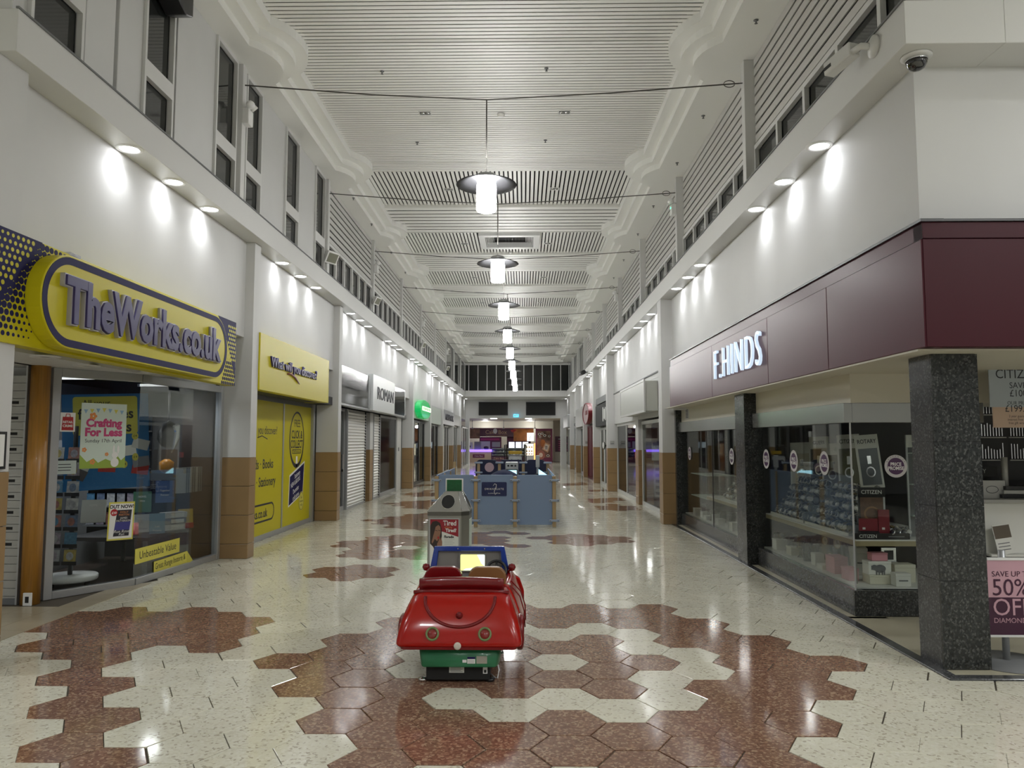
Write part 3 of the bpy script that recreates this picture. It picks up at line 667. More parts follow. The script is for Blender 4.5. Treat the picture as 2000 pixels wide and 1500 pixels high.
# big blue hanging poster
p = poster('poster', 'large blue hanging poster with yellow panel of favourites offers', 'poster', F((-4.92, 8.72, 1.60), (0.86, 0.5)) @ Matrix.Rotation(0.05, 4, 'Z'), 0.90, 1.12, BLUE, th=0.01)
MB().prism(rrect(-0.34, 0.33, 0.08, 0.53, 0.03, 4), 0.01, 0.012).build('yellow_print', YPAP, p)
text(p, 'All your', 0.11, INK, -0.1, 0.45, 0.013, sx=0.8); text(p, 'favourites', 0.17, INK, 0, 0.32, 0.013, sx=0.85, bold=0.004); text(p, 'for Less', 0.17, INK, 0.02, 0.16, 0.013, sx=0.9, bold=0.004)
for k, (x, y, m_, a) in enumerate([(-0.30, -0.36, BOOKC[5], -0.5), (-0.25, -0.25, BOOKC[0], -0.5), (0.0, -0.3, BOOKC[2], -0.1), (-0.02, -0.2, BOOKC[7], -0.15), (0.22, -0.12, WHITEP, 0.1), (0.10, -0.02, BOOKC[2], -0.2), (0.36, -0.05, BOOKC[0], -0.3), (0.35, -0.35, BOOKC[2], -0.2), (0.36, -0.26, BOOKC[6], 0.1)]):
    MB().prism(rect(-0.09, 0.09, -0.06, 0.06), 0.01, 0.0125+0.0004*k, Matrix.Translation((x, y, 0)) @ Matrix.Rotation(a, 4, 'Z')).build('book_print', m_, p)
for x, y in ((0.02, 0.02), (0.30, 0.05), (0.30, -0.2), (0.18, -0.28)):
    flat('price_print', YPAP, p, ellipse(x, y, 0.035, 0.045, 16), 0.0165, 0.0175); text(p, '£4', 0.04, INK, x, y, 0.018)
# greeting-card spinner
sp = thing('card_spinner', 'tall white spinner rack of wrapped greeting cards behind the glass', 'display rack', (-5.02, 8.28, 0.02))
MB().lathe([(0, 0.05), (0.27, 0.05), (0.28, 0.065), (0.28, 0.10), (0.27, 0.11), (0, 0.11)], 32).build('base', WHITEP, sp)
MB().tube([(0, 0, 0.1), (0, 0, 1.75)], 0.025, 10).build('pole', BLACK, sp)
for k in range(3): MB().lathe([(0.03, 0), (0.03, 0.05)], 8, Matrix.Translation((0.2*math.cos(k*2.1), 0.2*math.sin(k*2.1), 0))).build('castor', BLACK, sp)
for r in range(7):
    for c in range(2):
        o = -0.09 if c == 0 else 0.09
        box('pocket', BLACK, sp, o-0.08, o+0.08, -0.180, -0.174, 0.24+0.185*r, 0.28+0.185*r)
cards = [(0.4, 0.4, 0.42), (0.15, 0.2, 0.3), (0.45, 0.35, 0.1), (0.35, 0.3, 0.35), (0.5, 0.5, 0.5), (0.1, 0.25, 0.4), (0.35, 0.15, 0.12)]
CM = [mat('card_%d' % i, c, 0.15, coat=0.6, var=0.35, vscale=30) for i, c in enumerate(cards)]
for r in range(7):
    for c in range(2):
        o = -0.09 if c == 0 else 0.09
        q = thing('greeting_card', 'cellophane-wrapped greeting card in the %s %s pocket of the spinner' % (['lowest', 'second', 'third', 'fourth', 'fifth', 'sixth', 'top'][r], ('left', 'right')[c]), 'card', F((-5.02+o, 8.118, 0.02+0.27+0.185*r+0.055), CAMW) @ Matrix.Rotation(-0.08, 4, 'X'), 'cards on the spinner')
        box('front', CM[(r*3+c*2) % 7], q, -0.066, 0.066, -0.075, 0.08, 0, 0.006)
        flat('picture', CM[(r+c+3) % 7], q, ellipse(0, 0.01, 0.04, 0.045, 14), 0.006, 0.007)
# books and boxes on the low display
tb = thing('display_table', 'dark low display table behind the angled bookshop glass', 'table', (-4.8, 9.1, 0.02))
box('top', DARKIN, tb, -0.55, 0.42, -0.40, 0.85, 0.42, 0.46); 
for x in (-0.5, 0.37):
    for y in (-0.35, 0.8): box('leg', GREYIN, tb, x-0.02, x+0.02, y-0.02, y+0.02, 0, 0.42)
def book(label, x, y, z, w_, h_, d_, m, rot, lean=-0.25, title=None, ink=WHITEP):
    q = thing('book', label, 'book', F((x, y, z), (math.cos(rot), math.sin(rot))) @ Matrix.Rotation(lean, 4, 'X'), 'books in the bookshop window')
    box('cover', m, q, -w_/2, w_/2, 0, h_, d_-0.004, d_); box('pages', PAPER, q, -w_/2+0.004, w_/2-0.006, 0.004, h_-0.004, 0.003, d_-0.004); box('back_cover', m, q, -w_/2, w_/2, 0, h_, 0, 0.003)
    if title:
        for i, s_ in enumerate(title): text(q, s_, h_*0.14, ink, 0, h_*(0.75-0.2*i), d_+0.001, sx=0.8)
    return q
book('grey photograph-covered boxed book leaning left of the out now poster', -4.98, 8.62, 0.66, 0.25, 0.26, 0.05, BOOKC[0], 0.35, -0.2, ('HOME', ))
book('blue framed card standing near the right of the book display', -4.46, 9.25, 0.84, 0.21, 0.27, 0.03, BOOKC[1], 0.5, -0.1, ('', 'Together', 'Forever'))
book('dark green book leaning beside the blue framed card', -4.62, 9.02, 0.74, 0.2, 0.25, 0.03, BOOKC[3], 0.5, -0.25, ('NOVEL', 'ideas'))
book('pale blue book propped up above the yellow stickers', -4.42, 9.0, 0.49, 0.17, 0.24, 0.03, BOOKC[7], 0.6, -0.15, ('', '', 'Lost', 'Property'))
book('red paperback lying behind the yellow stickers', -4.66, 8.86, 0.48, 0.16, 0.2, 0.02, BOOKC[2], 0.5, -0.9)
for k in range(3): 
    q = thing('boxed_set', 'white and grey boxed book set, %s of the stack of three by the window end' % ('lowest', 'middle', 'topmost')[k], 'box', F((-4.42, 9.46, 0.48+0.075*k), (0.6, 0.8)), 'stacked boxed sets')
    box('carton', BOOKC[0] if k != 1 else BOOKC[6], q, -0.14+0.01*k, 0.14+0.01*k, 0, 0.07, -0.16, 0); box('label', WHITEP, q, -0.05, 0.12, 0.012, 0.058, 0, 0.002)
for k in range(9):
    a = 9.62+0.05*k
    q = thing('gift_bag', 'pale paper bag, %s in the row at the far window end' % ['first', 'second', 'third', 'fourth', 'fifth', 'sixth', 'seventh', 'eighth', 'ninth'][k], 'bag', F((-4.44+0.004*k, a, 1.06), (0.75, 0.66)), 'paper bags on the rail')
    box('front', GREYIN if k % 3 else SHUT, q, -0.06, 0.06, -0.13, 0.2, 0, 0.01); box('edge', SHUT, q, 0.058, 0.064, -0.13, 0.2, 0, 0.012)
q = thing('foil_balloon', 'black and white foil character-free balloon hanging by the far window pane', 'balloon', F((-4.58, 9.55, 1.68), (0.8, 0.6)))
q['label'] = 'crumpled black and silver foil balloon hanging above the bags'
MB().lathe([(0, -0.19), (0.07, -0.15), (0.13, -0.05), (0.14, 0.05), (0.09, 0.14), (0, 0.17)], 20, Matrix.Rotation(PI/2, 4, 'X') @ Matrix.Scale(0.4, 4, (0, 1, 0))).build('body', BLACK, q)
MB().prism([(0.02, 0.12), (0.13, 0.16), (0.12, -0.05), (0.06, -0.2), (0.02, -0.24), (0.05, -0.05), (0.06, 0.05)], 0.03, 0.07).build('foil_side', CHROME, q, 0.02)
MB().tube([(0, 0.17, 0), (0, 0.58, 0)], 0.002, 4).build('string', GREYIN, q)
q = thing('orange_balloon', 'small orange lantern hanging below the foil balloon', 'lantern', F((-4.62, 9.6, 1.28), (0.8, 0.6)))
MB().lathe([(0.03, -0.09), (0.085, -0.05), (0.09, 0.05), (0.03, 0.09)], 16, Matrix.Rotation(-PI/2, 4, 'X')).build('body', mat('lantern_orange', (0.45, 0.18, 0.01), 0.4), q)
MB().tube([(0, 0.09, 0), (0, 1.0, 0)], 0.002, 4).build('string', GREYIN, q)
wb = thing('wire_basket', 'white wire basket on the dark back display of the bookshop', 'basket', (-5.05, 9.80, 0.98))
for k in range(14): box('wire', WHITEP, wb, -0.33+0.05*k, -0.326+0.05*k, -0.12, -0.116, 0, 0.11)
for z in (0.0, 0.055, 0.11): box('wire', WHITEP, wb, -0.335, 0.33, -0.122, -0.118, z, z+0.005)
box('bracket', BLACK, wb, -0.34, 0.34, -0.12, 0.12, -0.06, 0.0); box('foot', BLACK, wb, -0.3, 0.3, 0.1, 0.12, -0.498, -0.06)
bp = thing('back_display', 'grey stockroom partition across the back of the bookshop window', 'partition', (-5.75, 9.3, 0.02))
box('board', GREYIN, bp, -0.03, 0.03, -1.5, 0.9, 0.0, 1.6); box('board', DARKIN, bp, -0.035, 0.035, -1.5, 0.9, 1.6, 2.3)
box('board', mat('door_dark', (0.05, 0.04, 0.035), 0.4), bp, 1.05, 1.48, 0.88, 0.94, 0, 2.25)

# ---------------------------------------------------------------- second bay: yellow question fascia and printed panels
t = thing('shop_sign', 'plain yellow fascia asking what will you discover in small raised letters', 'shop sign', F((-3.752, 10.47, 2.335), LEFTW))
MB().box(0, 3.70, 0, 0.82, -0.13, 0).box(3.70, 3.76, 0, 0.82, -0.45, 0.0).build('panel', YEL, t, 0.004)
letters(t, 'What will you discover?', 0.22, PURP, 0.42, 2.85, 0.44, 0.0, 0.03, None, bold=0.002)
MB().tube([(1.22, 0.33, 0.012), (1.35, 0.35, 0.012), (1.6, 0.31, 0.012), (1.85, 0.22, 0.012)], [0.012, 0.018, 0.018, 0.008], 6).build('swoosh', mat('swoosh', (0.25, 0.08, 0.07), 0.3), t)
PX = -4.27
pw = thing('printed_window', 'yellow printed shop window panels beside the brown tiled pillar', 'shop window', F((PX, 11.0, 0), LEFTW))
box('frame_bottom', ALU, pw, -0.4, 4.05, 0.0, 0.085, -0.05, 0.02); box('frame_head', GREYIN, pw, -0.4, 4.05, 2.27, 2.36, -0.05, 0.02)
box('frame_post', ALU, pw, 2.14, 2.20, 0.085, 2.27, -0.05, 0.012); box('frame_post', ALU, pw, 3.88, 4.02, 0.0, 2.36, -0.08, 0.05)
box('panel', YEL, pw, -0.4, 2.14, 0.085, 2.27, -0.03, 0.0); box('panel', YEL, pw, 2.2, 3.88, 0.085, 2.27, -0.03, 0.0)
text(pw, 'you discover?', 0.20, INK, 1.38, 1.78, 0.002, sx=0.85); text(pw, 'Cards · Books', 0.22, INK, 1.08, 1.22, 0.002, sx=0.95, bold=0.003); text(pw, 'Art · Stationery', 0.22, INK, 1.18, 0.93, 0.002, sx=0.9, bold=0.003)
MB().tube([(0.9, 1.66, 0.002), (1.1, 1.69, 0.002), (1.35, 1.64, 0.002)], 0.008, 5).build('swoosh', INK, pw)
ring2(rrect(-0.3, 1.78, 0.28, 0.58, 0.148), rrect(-0.27, 1.75, 0.31, 0.55, 0.118), 0.0, 0.002).build('oval_print', INK, pw); text(pw, 'TheWorks.co.uk', 0.2, INK, 0.78, 0.42, 0.002, bold=0.004, sx=0.95)
ring2(ellipse(2.98, 1.63, 0.45, 0.53, 40), ellipse(2.98, 1.65, 0.405, 0.475, 40), 0.0, 0.002).build('oval_print', INK, pw)
text(pw, 'FREE', 0.20, INK, 2.98, 1.93, 0.002, sx=0.9); text(pw, 'CLICK &', 0.21, INK, 2.98, 1.72, 0.002, sx=0.85, bold=0.004); text(pw, 'COLLECT', 0.21, INK, 2.98, 1.54, 0.002, sx=0.82, bold=0.004)
ring2(rrect(2.70, 3.26, 1.37, 1.45, 0.038), rrect(2.712, 3.248, 1.382, 1.438, 0.026), 0.0, 0.002).build('tag_print', INK, pw); text(pw, 'TheWorks.co.uk', 0.07, INK, 2.98, 1.41, 0.002)
MB().prism([(2.95, 1.32), (3.03, 1.32), (3.05, 1.16), (2.99, 1.10), (2.93, 1.16)], 0, 0.002).build('hand_print', WHITEP, pw)
bk = MB().prism([(2.54, 0.40), (3.42, 0.60), (3.50, 1.22), (2.58, 0.98)], 0.0, 0.002).build('block_print', WHITEP, pw)
MB().prism([(2.57, 0.43), (3.40, 0.62), (3.47, 1.18), (2.61, 0.95)], 0.002, 0.003).build('block_print', NAVY, pw)
for k, (s_, x, y) in enumerate((('December', 2.98, 0.70), ('NEW & BOOKS', 2.95, 0.84), ('Stationery', 3.05, 0.98), ('craft games', 2.98, 0.58))): text(pw, s_, 0.12, WHITEP, x, y, 0.0035, rot=0.24, sx=0.7, bold=0.001)
flat('seal_print', YPAP, pw, ellipse(3.33, 0.46, 0.16, 0.18, 20), 0.003, 0.0045); ring2(ellipse(3.33, 0.46, 0.15, 0.17, 20), ellipse(3.33, 0.46, 0.14, 0.16, 20), 0.0045, 0.005).build('seal_print', INK, pw)
for k, s_ in enumerate(('Get', 'creative', 'today')): text(pw, s_, 0.07, INK, 3.33, 0.53-0.07*k, 0.0052)
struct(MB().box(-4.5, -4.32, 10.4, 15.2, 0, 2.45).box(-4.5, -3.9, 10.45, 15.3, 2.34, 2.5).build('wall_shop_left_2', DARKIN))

# ---------------------------------------------------------------- third bay: mirrored fascia with boxed name
MIRR = mat('mirror_black', (0.12, 0.12, 0.12), 0.05, 0.9, bump=0.05, vscale=0.9); MIRB = mat('gloss_black', (0.015, 0.015, 0.016), 0.12, spec=0.3, coat=0.2)
t = thing('shop_sign', 'white boxed name sign ROMAN on a black mirrored fascia', 'shop sign', F((-3.80, 15.42, 2.42), LEFTW))
MB().box(0, 2.72, 0.36, 0.78, -0.1, 0).build('upper_panel', MIRB, t); MB().box(0, 2.72, 0, 0.36, -0.1, 0.0).build('lower_panel', MIRR, t)
MB().box(2.72, 2.86, 0, 0.80, -0.1, 0.01).build('edge_panel', ALU, t)
MB().box(2.95, 6.05, -0.05, 0.86, -0.08, 0.07).build('name_box', mat('sign_grey_white', (0.62, 0.64, 0.64), 0.35), t, 0.006)
letters(t, 'ROMAN', 0.46, INK, 3.50, 5.80, 0.40, 0.07, 0.012)
MB().box(6.05, 8.30, 0.40, 0.80, -0.1, 0).build('upper_panel', MIRR, t); MB().box(6.05, 8.30, 0, 0.40, -0.1, 0.0).build('lower_panel', MIRB, t)
MB().box(8.30, 8.42, 0, 0.82, -0.3, 0.0).build('edge_panel', ALU, t); box('soffit', ALU, t, 0, 8.42, -0.05, 0.0, -0.4, -0.02)
def shutter(label, x, y0, y1, zt, x_off=0.0):
    s_ = thing('roller_shutter', label, 'shutter', F((x, y0, 0), LEFTW), 'closed white roller shutters')
    n = int(zt/0.075); w_ = y1-y0
    prof = [(0, 0.002), (0.012, 0.02), (0.014, 0.045), (0.0, 0.068)]
    key = ('lath', round(w_, 3))
    if key not in BC:
        mb = MB(); vs = [(xx, yy, zz) for xx in (0, w_) for zz, yy in prof]
        mb.add(vs, [(0, 4, 5, 1), (1, 5, 6, 2), (2, 6, 7, 3), (0, 1, 2, 3), (7, 6, 5, 4), (0, 3, 7, 4)]); BC[key] = mb.mesh('lath', mat('shutter_white', (0.66, 0.65, 0.62), 0.35))
    for k in range(n): link('lath', BC[key], s_, Matrix.Translation((0, 0.0+0.075*k, 0)))
    box('backing', SHUT, s_, 0, w_, 0, zt, -0.02, -0.002)
    box('guide', ALU, s_, -0.06, 0, 0, zt, -0.05, 0.04); box('guide', BLACK, s_, w_, w_+0.05, 0, zt, -0.05, 0.03); box('bottom_rail', ALU, s_, 0, w_, 0, 0.055, -0.005, 0.02)
    for k in range(n): box('clip', ALU, s_, w_-0.03, w_+0.02, 0.075*k+0.01, 0.075*k+0.05, 0.0, 0.032)
    return s_
shutter('closed white roller shutter under the left half of the mirrored fascia', -4.18, 17.55, 19.55, 2.38)
shutter('narrow closed white shutter beyond the tiled half pillar', -4.18, 20.62, 21.45, 2.38)
def shopdoor(label, x, y0, y1, zt, m=GLASS, frame=ALU, side=LEFTW, back=DARKIN, mull=1, fw=0.06):
    M = F((x, y0, 0), side); w_ = abs(y1-y0)
    d = thing('glass_door', label, 'door', M)
    for a in range(mull+1): box('frame_post', frame, d, (w_-fw)*a/mull, (w_-fw)*a/mull+fw, 0, zt, -0.05, 0.0)
    box('frame_head', frame, d, 0, w_, zt-0.08, zt, -0.05, 0.002); box('frame_bottom', frame, d, 0, w_, 0, 0.10, -0.05, 0.002)
    for a in range(mull): box('pane', m, d, (w_-fw)*a/mull+fw, (w_-fw)*(a+1)/mull, 0.1, zt-0.08, -0.03, -0.022)
    return d
d = shopdoor('glass panel with a white notice and handle before the first white shutter', -4.2, 15.45, 17.45, 2.38)
box('letter_box', WHITEP, d, 1.1, 1.5, 0.95, 1.35, -0.02, 0.02, 0.004); box('handle', CHROME, d, 1.7, 1.74, 0.9, 1.3, 0.0, 0.05)
d = shopdoor('pale glazed shop window between the narrow shutter and the next pillar', -4.15, 21.55, 24.3, 2.38, glassmat('frosted_grey', (0.35, 0.38, 0.38), 0.8, 0.08))
box('side_post', TRIMW, d, 2.75, 3.55, 0, 2.38, -0.06, 0.02); box('switch', GREYIN, d, 3.0, 3.12, 1.28, 1.40, 0.02, 0.03)
bd = thing('leaning_board', 'pale board leaning inside the glazed window near the floor', 'board', F((-4.32, 22.0, 0), LEFTW))
box('sheet', PAPER, bd, 0, 0.25, 0, 0.42, -0.01, 0.0); box('sheet', SHUT, bd, 0.1, 0.4, 0, 0.36, -0.04, -0.03)
struct(MB().box(-5.4, -5.2, 15.3, 25.5, 0, 2.6).box(-5.2, -4.0, 15.3, 25.5, 2.37, 2.5).box(-5.2, -4.14, 25.2, 25.36, 0, 2.5).build('wall_shop_left_3', GREYIN))

# ---------------------------------------------------------------- far left units
t = thing('shop_sign', 'glowing green round optician style sign with a pale name band', 'shop sign', F((-3.84, 25.64, 2.42), LEFTW))
t['label'] = 'green round illuminated sign with a pale band across it'
GRNS = mat('sign_green', (0.01, 0.28, 0.07), 0.25, coat=0.4, emit=(0.0, 0.35, 0.08), es=0.5)
MB().box(0, 4.55, 0, 0.70, -0.08, 0).build('panel', mat('panel_pale_green', (0.50, 0.58, 0.50), 0.4), t)
MB().prism(ellipse(1.7, 0.36, 1.15, 0.34, 28), 0, 0.22).prism(ellipse(2.6, 0.36, 1.0, 0.33, 28), 0, 0.18).build('ovals', GRNS, t, 0.02)
box('name_band', mat('band_glow', (0.7, 0.8, 0.6), 0.4, emit=(0.75, 0.85, 0.6), es=1.1), t, 1.0, 3.3, 0.30, 0.45, 0.2, 0.235)
for k in range(7): box('letter', GRNS, t, 1.15+0.3*k, 1.32+0.3*k, 0.325, 0.425, 0.235, 0.24)
d = shopdoor('black framed glass door under the green sign', -4.0, 25.75, 30.1, 2.38, GLASS, BLACK, mull=3, fw=0.25)
box('lantern', WHITEP, d, 0.3, 0.5, 1.75, 1.95, 0.0, 0.12, 0.01)
t = thing('shop_sign', 'blank pale grey-green fascia above a narrow black doorway', 'shop sign', F((-3.86, 30.5, 2.36), LEFTW)); MB().box(0, 4.3, 0, 0.75, -0.08, 0).build('panel', mat('blank_green', (0.42, 0.47, 0.42), 0.45), t); box('edge', ALU, t, 0, 4.3, 0.73, 0.76, -0.05, 0.005)
shopdoor('black framed glass door under the blank grey-green fascia', -4.0, 30.55, 34.8, 2.36, GLASS, BLACK, mull=3, fw=0.25)
t = thing('shop_sign', 'silver grey fascia with two dark words beyond the blank fascia', 'shop sign', F((-3.80, 35.2, 2.42), LEFTW)); MB().box(0, 5.6, 0, 0.72, -0.1, 0.02).build('panel', mat('silver_sign', (0.40, 0.40, 0.41), 0.35, 0.4), t, 0.01)
letters(t, 'NEW LOOK', 0.42, INK, 0.9, 4.9, 0.36, 0.02, 0.02, bold=0.01)
for q_, (a, b) in enumerate(((35.3, 36.0), (36.9, 37.5))): shutter('distant white shutter %s the grey two-word sign' % ('at the near end under', 'in the middle under')[q_], -4.0, a, b, 2.4)
shopdoor('pale glazed door beneath the far end of the grey two-word sign', -4.0, 37.6, 39.9, 2.4, MATS['frosted_grey'], TRIMW, mull=2)
t = thing('shop_sign', 'last small grey sign before the end wall on the left', 'shop sign', F((-3.85, 40.9, 2.5), LEFTW)); MB().box(0, 4.1, 0, 0.6, -0.05, 0.02).build('panel', SHUT, t)
shopdoor('white framed glazed screen at the left end of the hall', -4.0, 40.3, 45.0, 2.5, GLASS, TRIMW, mull=4)
shopdoor('white framed glazed doors beside the cafe counter', -3.7, 45.5, 49.8, 2.5, GLASS, TRIMW, mull=3, fw=0.12)
struct(MB().box(-5.4, -5.2, 25.5, 50, 0, 2.6).box(-5.2, -3.92, 25.5, 50, 2.5, 2.6).build('wall_shop_left_4', DARKIN))
# small things fixed on the left side
def flood(label, M, s=1.0):
    q = thing('floodlight', label, 'floodlight', M, 'floodlights on the posts')
    MB().box(-0.13*s, 0.13*s, -0.10*s, 0.10*s, 0.05, 0.12, Matrix.Rotation(0.5, 4, 'X')).build('housing', WHITEP, q, 0.008)
    MB().box(-0.10*s, 0.10*s, -0.075*s, 0.075*s, 0.12, 0.124, Matrix.Rotation(0.5, 4, 'X')).build('lens', mat('dull_lens', (0.25, 0.25, 0.2), 0.1), q)
    MB().tube([(-0.12*s, 0, 0.02), (-0.12*s, -0.02, 0.08)], 0.01, 6).tube([(0.12*s, 0, 0.02), (0.12*s, -0.02, 0.08)], 0.01, 6).box(-0.13*s, 0.13*s, -0.02, 0.02, 0, 0.02).build('bracket', WHITEP, q)
def emergency(label, M):
    q = thing('emergency_light', label, 'emergency light', M, 'twin emergency lights on the posts')
    box('battery_box', WHITEP, q, -0.08, 0.08, -0.16, 0.04, 0, 0.09, 0.008)
    for s in (-1, 1):
        h_ = MB().lathe([(0.025, -0.04), (0.05, 0.0), (0.055, 0.04), (0.0, 0.042)], 14, Matrix.Translation((0.055*s, 0.10, 0.09)) @ Matrix.Rotation(0.9, 4, 'X') @ Matrix.Rotation(0.5*s, 4, 'Y')).build('lamp_head', WHITEP, q)
    box('neck', WHITEP, q, -0.05, 0.05, 0.04, 0.07, 0.02, 0.05)
    return q
emergency('twin-headed white emergency light on the left post nearest the viewer', F((CLX+0.07, YP[0], 5.86), LEFTW))
flood('white floodlight on the second left post, at window sill level', F((CLX+0.07, YP[1], 5.05), (0.5, 0.86)), 1.15)
flood('white floodlight on the third left post', F((CLX+0.07, YP[2], 5.05), (0.3, 0.95)))
flood('white floodlight on the fifth left post', F((CLX+0.07, YP[4], 5.08), (0.3, 0.95)))
flood('white floodlight on the seventh left post', F((CLX+0.07, YP[6], 5.08), (0.3, 0.95)))
for k in (2, 4, 6): emergency('twin-headed white emergency light high on the %s left post' % ('third', 'fifth', 'seventh')[k//2-1], F((CLX+0.07, YP[k], 5.85), LEFTW))
for k, nm in ((1, 'second'), (3, 'fourth'), (5, 'sixth')):
    q = emergency('twin-headed white emergency light high on the %s right post' % nm, F((2.84, YP[k], 5.95), RIGHTW))
    if k == 1: box('indicator', mat('green_led', (0, 0.3, 0.1), 0.4, emit=(0.05, 0.9, 0.4), es=2.0), q, -0.03, 0.03, -0.03, -0.01, 0.09, 0.095)
q = thing('speaker_box', 'black wedge speaker mounted above the near left windows', 'speaker', F((CLX, 7.22, 6.0), LEFTW))
MB().prism([(-0.3, 0.5), (0.25, 0.5), (0.25, 0.06), (0.1, 0.0), (-0.3, 0.14)], 0.0, 0.22).build('cabinet', BLACK, q, 0.01); box('bracket', BLACKM, q, -0.05, 0.05, 0.1, 0.3, -0.02, 0.02)

for k, (x, y) in enumerate(((-5.3, 8.6), (-4.75, 9.7))):  # battens and their spots added to brighten the window display
    q = thing('added_batten', 'added batten light on the bookshop window ceiling, %s the hanging poster' % ('in front of', 'beyond')[k], 'ceiling light', (x, y, 2.355)); box('tube', mat('added_batten_glow', (1, 1, 1), 0.4, emit=(1, 1, 1), es=0.5), q, -0.3, 0.3, -0.02, 0.02, -0.03, 0.0); box('end_cap', TRIMW, q, -0.33, -0.3, -0.025, 0.025, -0.035, 0.0)
    spot('window_fill_beam', (x, y, 2.31), 30, 2.9, 0.8, 0.1)

q = thing('wall_notice', 'black framed white notice on the brown-tiled pillar at the near left', 'notice', F((-3.775, 5.10, 1.40), LEFTW)); box('frame', BLACK, q, 0, 0.27, 0, 0.27, 0.0, 0.012); box('sheet', WHITEP, q, 0.02, 0.245, 0.02, 0.25, 0.012, 0.014)

more = [('white boxed craft kit standing in the lower window middle', -4.72, 9.18, 0.48, 0.2, 0.22, 0.05, BOOKC[0], 0.55, -0.12, ('CRAFT', '', 'kit')),
 ('blue and red annual leaning behind the out now poster', -4.86, 8.92, 0.48, 0.2, 0.27, 0.03, BOOKC[1], 0.45, -0.2, ('FUN', 'annual')),
 ('yellow activity book propped at the far end of the display', -4.40, 9.72, 0.48, 0.18, 0.24, 0.02, BOOKC[4], 0.7, -0.15, ('ART', )),
 ('red boxed game lying flat near the far window end', -4.52, 9.78, 0.48, 0.26, 0.07, 0.2, BOOKC[2], 0.7, 0.0, None)]
for a_ in more: book(*a_[:10], title=a_[10])
wr = thing('card_rack', 'tall dark wire rack of wrapped cards at the back of the bookshop window', 'display rack', (-5.3, 9.5, 0.02))
box('back', BLACK, wr, -0.3, 0.5, 0.05, 0.07, 0.3, 1.9)
for r in range(6): box('shelf', GREYIN, wr, -0.3, 0.5, -0.04, 0.05, 0.5+0.24*r, 0.515+0.24*r)
for r in range(6):
    for c in range(6):
        q = thing('wrapped_card', 'small wrapped card among those on the dark back rack of the bookshop', 'card', F((-5.3-0.24+0.13*c, 9.515, 0.54+0.24*r), CAMW), 'cards on the back rack'); box('front', CM[(r*5+c*3) % 7], q, -0.05, 0.05, 0, 0.16, 0, 0.006)

# ---------------------------------------------------------------- jeweller on the right: maroon fascia
t = thing('shop_sign', 'long maroon jeweller fascia turning the corner with white glowing letters', 'shop sign', F((2.752, 13.95, 2.245), RIGHTW))
FL = 13.95-5.08
cuts = [0, 3.12, 5.6, 7.25, FL-0.002]
for a, b in zip(cuts, cuts[1:]): box('panel', MAROON, t, a+0.004, b-0.004, 0, 0.75, -0.12, 0, 0.004)
box('top_panel', MAROON, t, 0, FL-0.022, 0.76, 0.875, -0.14, -0.02)
box('top_flashing', BLACK, t, 0, FL, 0.875, 0.895, -0.16, 0.0)
Mt = F((2.752, 13.95, 2.245), RIGHTW).inverted()
for nm, m_, x0, x1, y0, y1, z0, z1 in (('front_panel', MAROON_SHADE, 2.76, 12, 5.08, 5.2, 2.245, 2.995), ('front_top_panel', MAROON_SHADE, 2.772, 12, 5.10, 5.22, 3.005, 3.12), ('front_flashing', BLACK, 2.76, 12, 5.085, 5.25, 3.12, 3.14)):
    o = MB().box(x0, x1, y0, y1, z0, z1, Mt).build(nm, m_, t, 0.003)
LIT = mat('letter_lit', (0.5, 0.55, 0.6), 0.4, emit=(0.66, 0.82, 1.0), es=0.42)
letters(t, 'F.HINDS', 0.60, LIT, 3.36, 5.42, 0.41, 0.0, 0.035, None, bold=-0.010, trk=1.22)
# soffit and bulkheads over the display windows
struct(MB().box(2.76, 12, 5.2, 14.5, 2.23, 2.244).box(3.06, 9, 6.98, 14.5, 1.96, 2.23).build('ceiling_shop_right', CREAM))
struct(MB().box(2.93, 3.2, 13.95, 14.55, 2.2, 3.1).build('trim_7', WHITE))
HD = mat('header_silver', (0.42, 0.43, 0.42), 0.22, 0.75, bump=0.12, vscale=4, aniso=(1, 5, 0.6))
for k, (a, b, lb) in enumerate(((7.0, 9.78, 'brushed silver header band over the near jeweller window'), (10.35, 14.45, 'brushed silver header band over the far jeweller window'))):
    q = thing('window_header', lb, 'window header', (3.0, a, 1.775))
    mb = MB().box(0, 0.08, 0, b-a, 0, 0.185)
    if k == 0: mb.box(0.08, 1.3, 0, 0.08, 0, 0.185)
    mb.build('band', HD, q, 0.003)
# granite: corner pillar, mid column, end jamb, plinth
def granite_pillar(label, x0, x1, y0, y1, z1, joints):
    p = thing('granite_pillar', label, 'pillar', ((x0+x1)/2, (y0+y1)/2, 0))
    hx, hy = (x1-x0)/2, (y1-y0)/2
    zs = [0.012]+joints+[z1]
    box('core', BLACK, p, -hx+0.01, hx-0.01, -hy+0.01, hy-0.01, 0.0, z1)
    for a, b in zip(zs, zs[1:]):
        box('slab', GRANITE, p, -hx, hx, -hy, -hy+0.02, a, b-0.003)
        box('slab', GRANITEP, p, -hx, -hx+0.02, -hy+0.021, hy, a, b-0.003)
        box('slab', GRANITE, p, -hx+0.021, hx, hy-0.02, hy, a, b-0.003); box('slab', GRANITE, p, hx-0.02, hx, -hy+0.021, hy-0.021, a, b-0.003)
    return p
granite_pillar('speckled dark granite pillar at the jeweller corner beside the sale sign', 2.94, 3.27, 5.37, 5.68, 2.23, [0.62, 1.14, 1.60, 1.98])
granite_pillar('polished granite column between the two jeweller windows', 2.90, 3.14, 9.80, 10.22, 2.23, [1.96])
granite_pillar('dark granite jamb at the far end of the jeweller window', 2.95, 3.2, 14.42, 14.56, 2.23, [1.2])
def plinth(label, pts, h_):
    q = thing('window_plinth', label, 'plinth', (0, 0, 0)); o = MB()
    return q
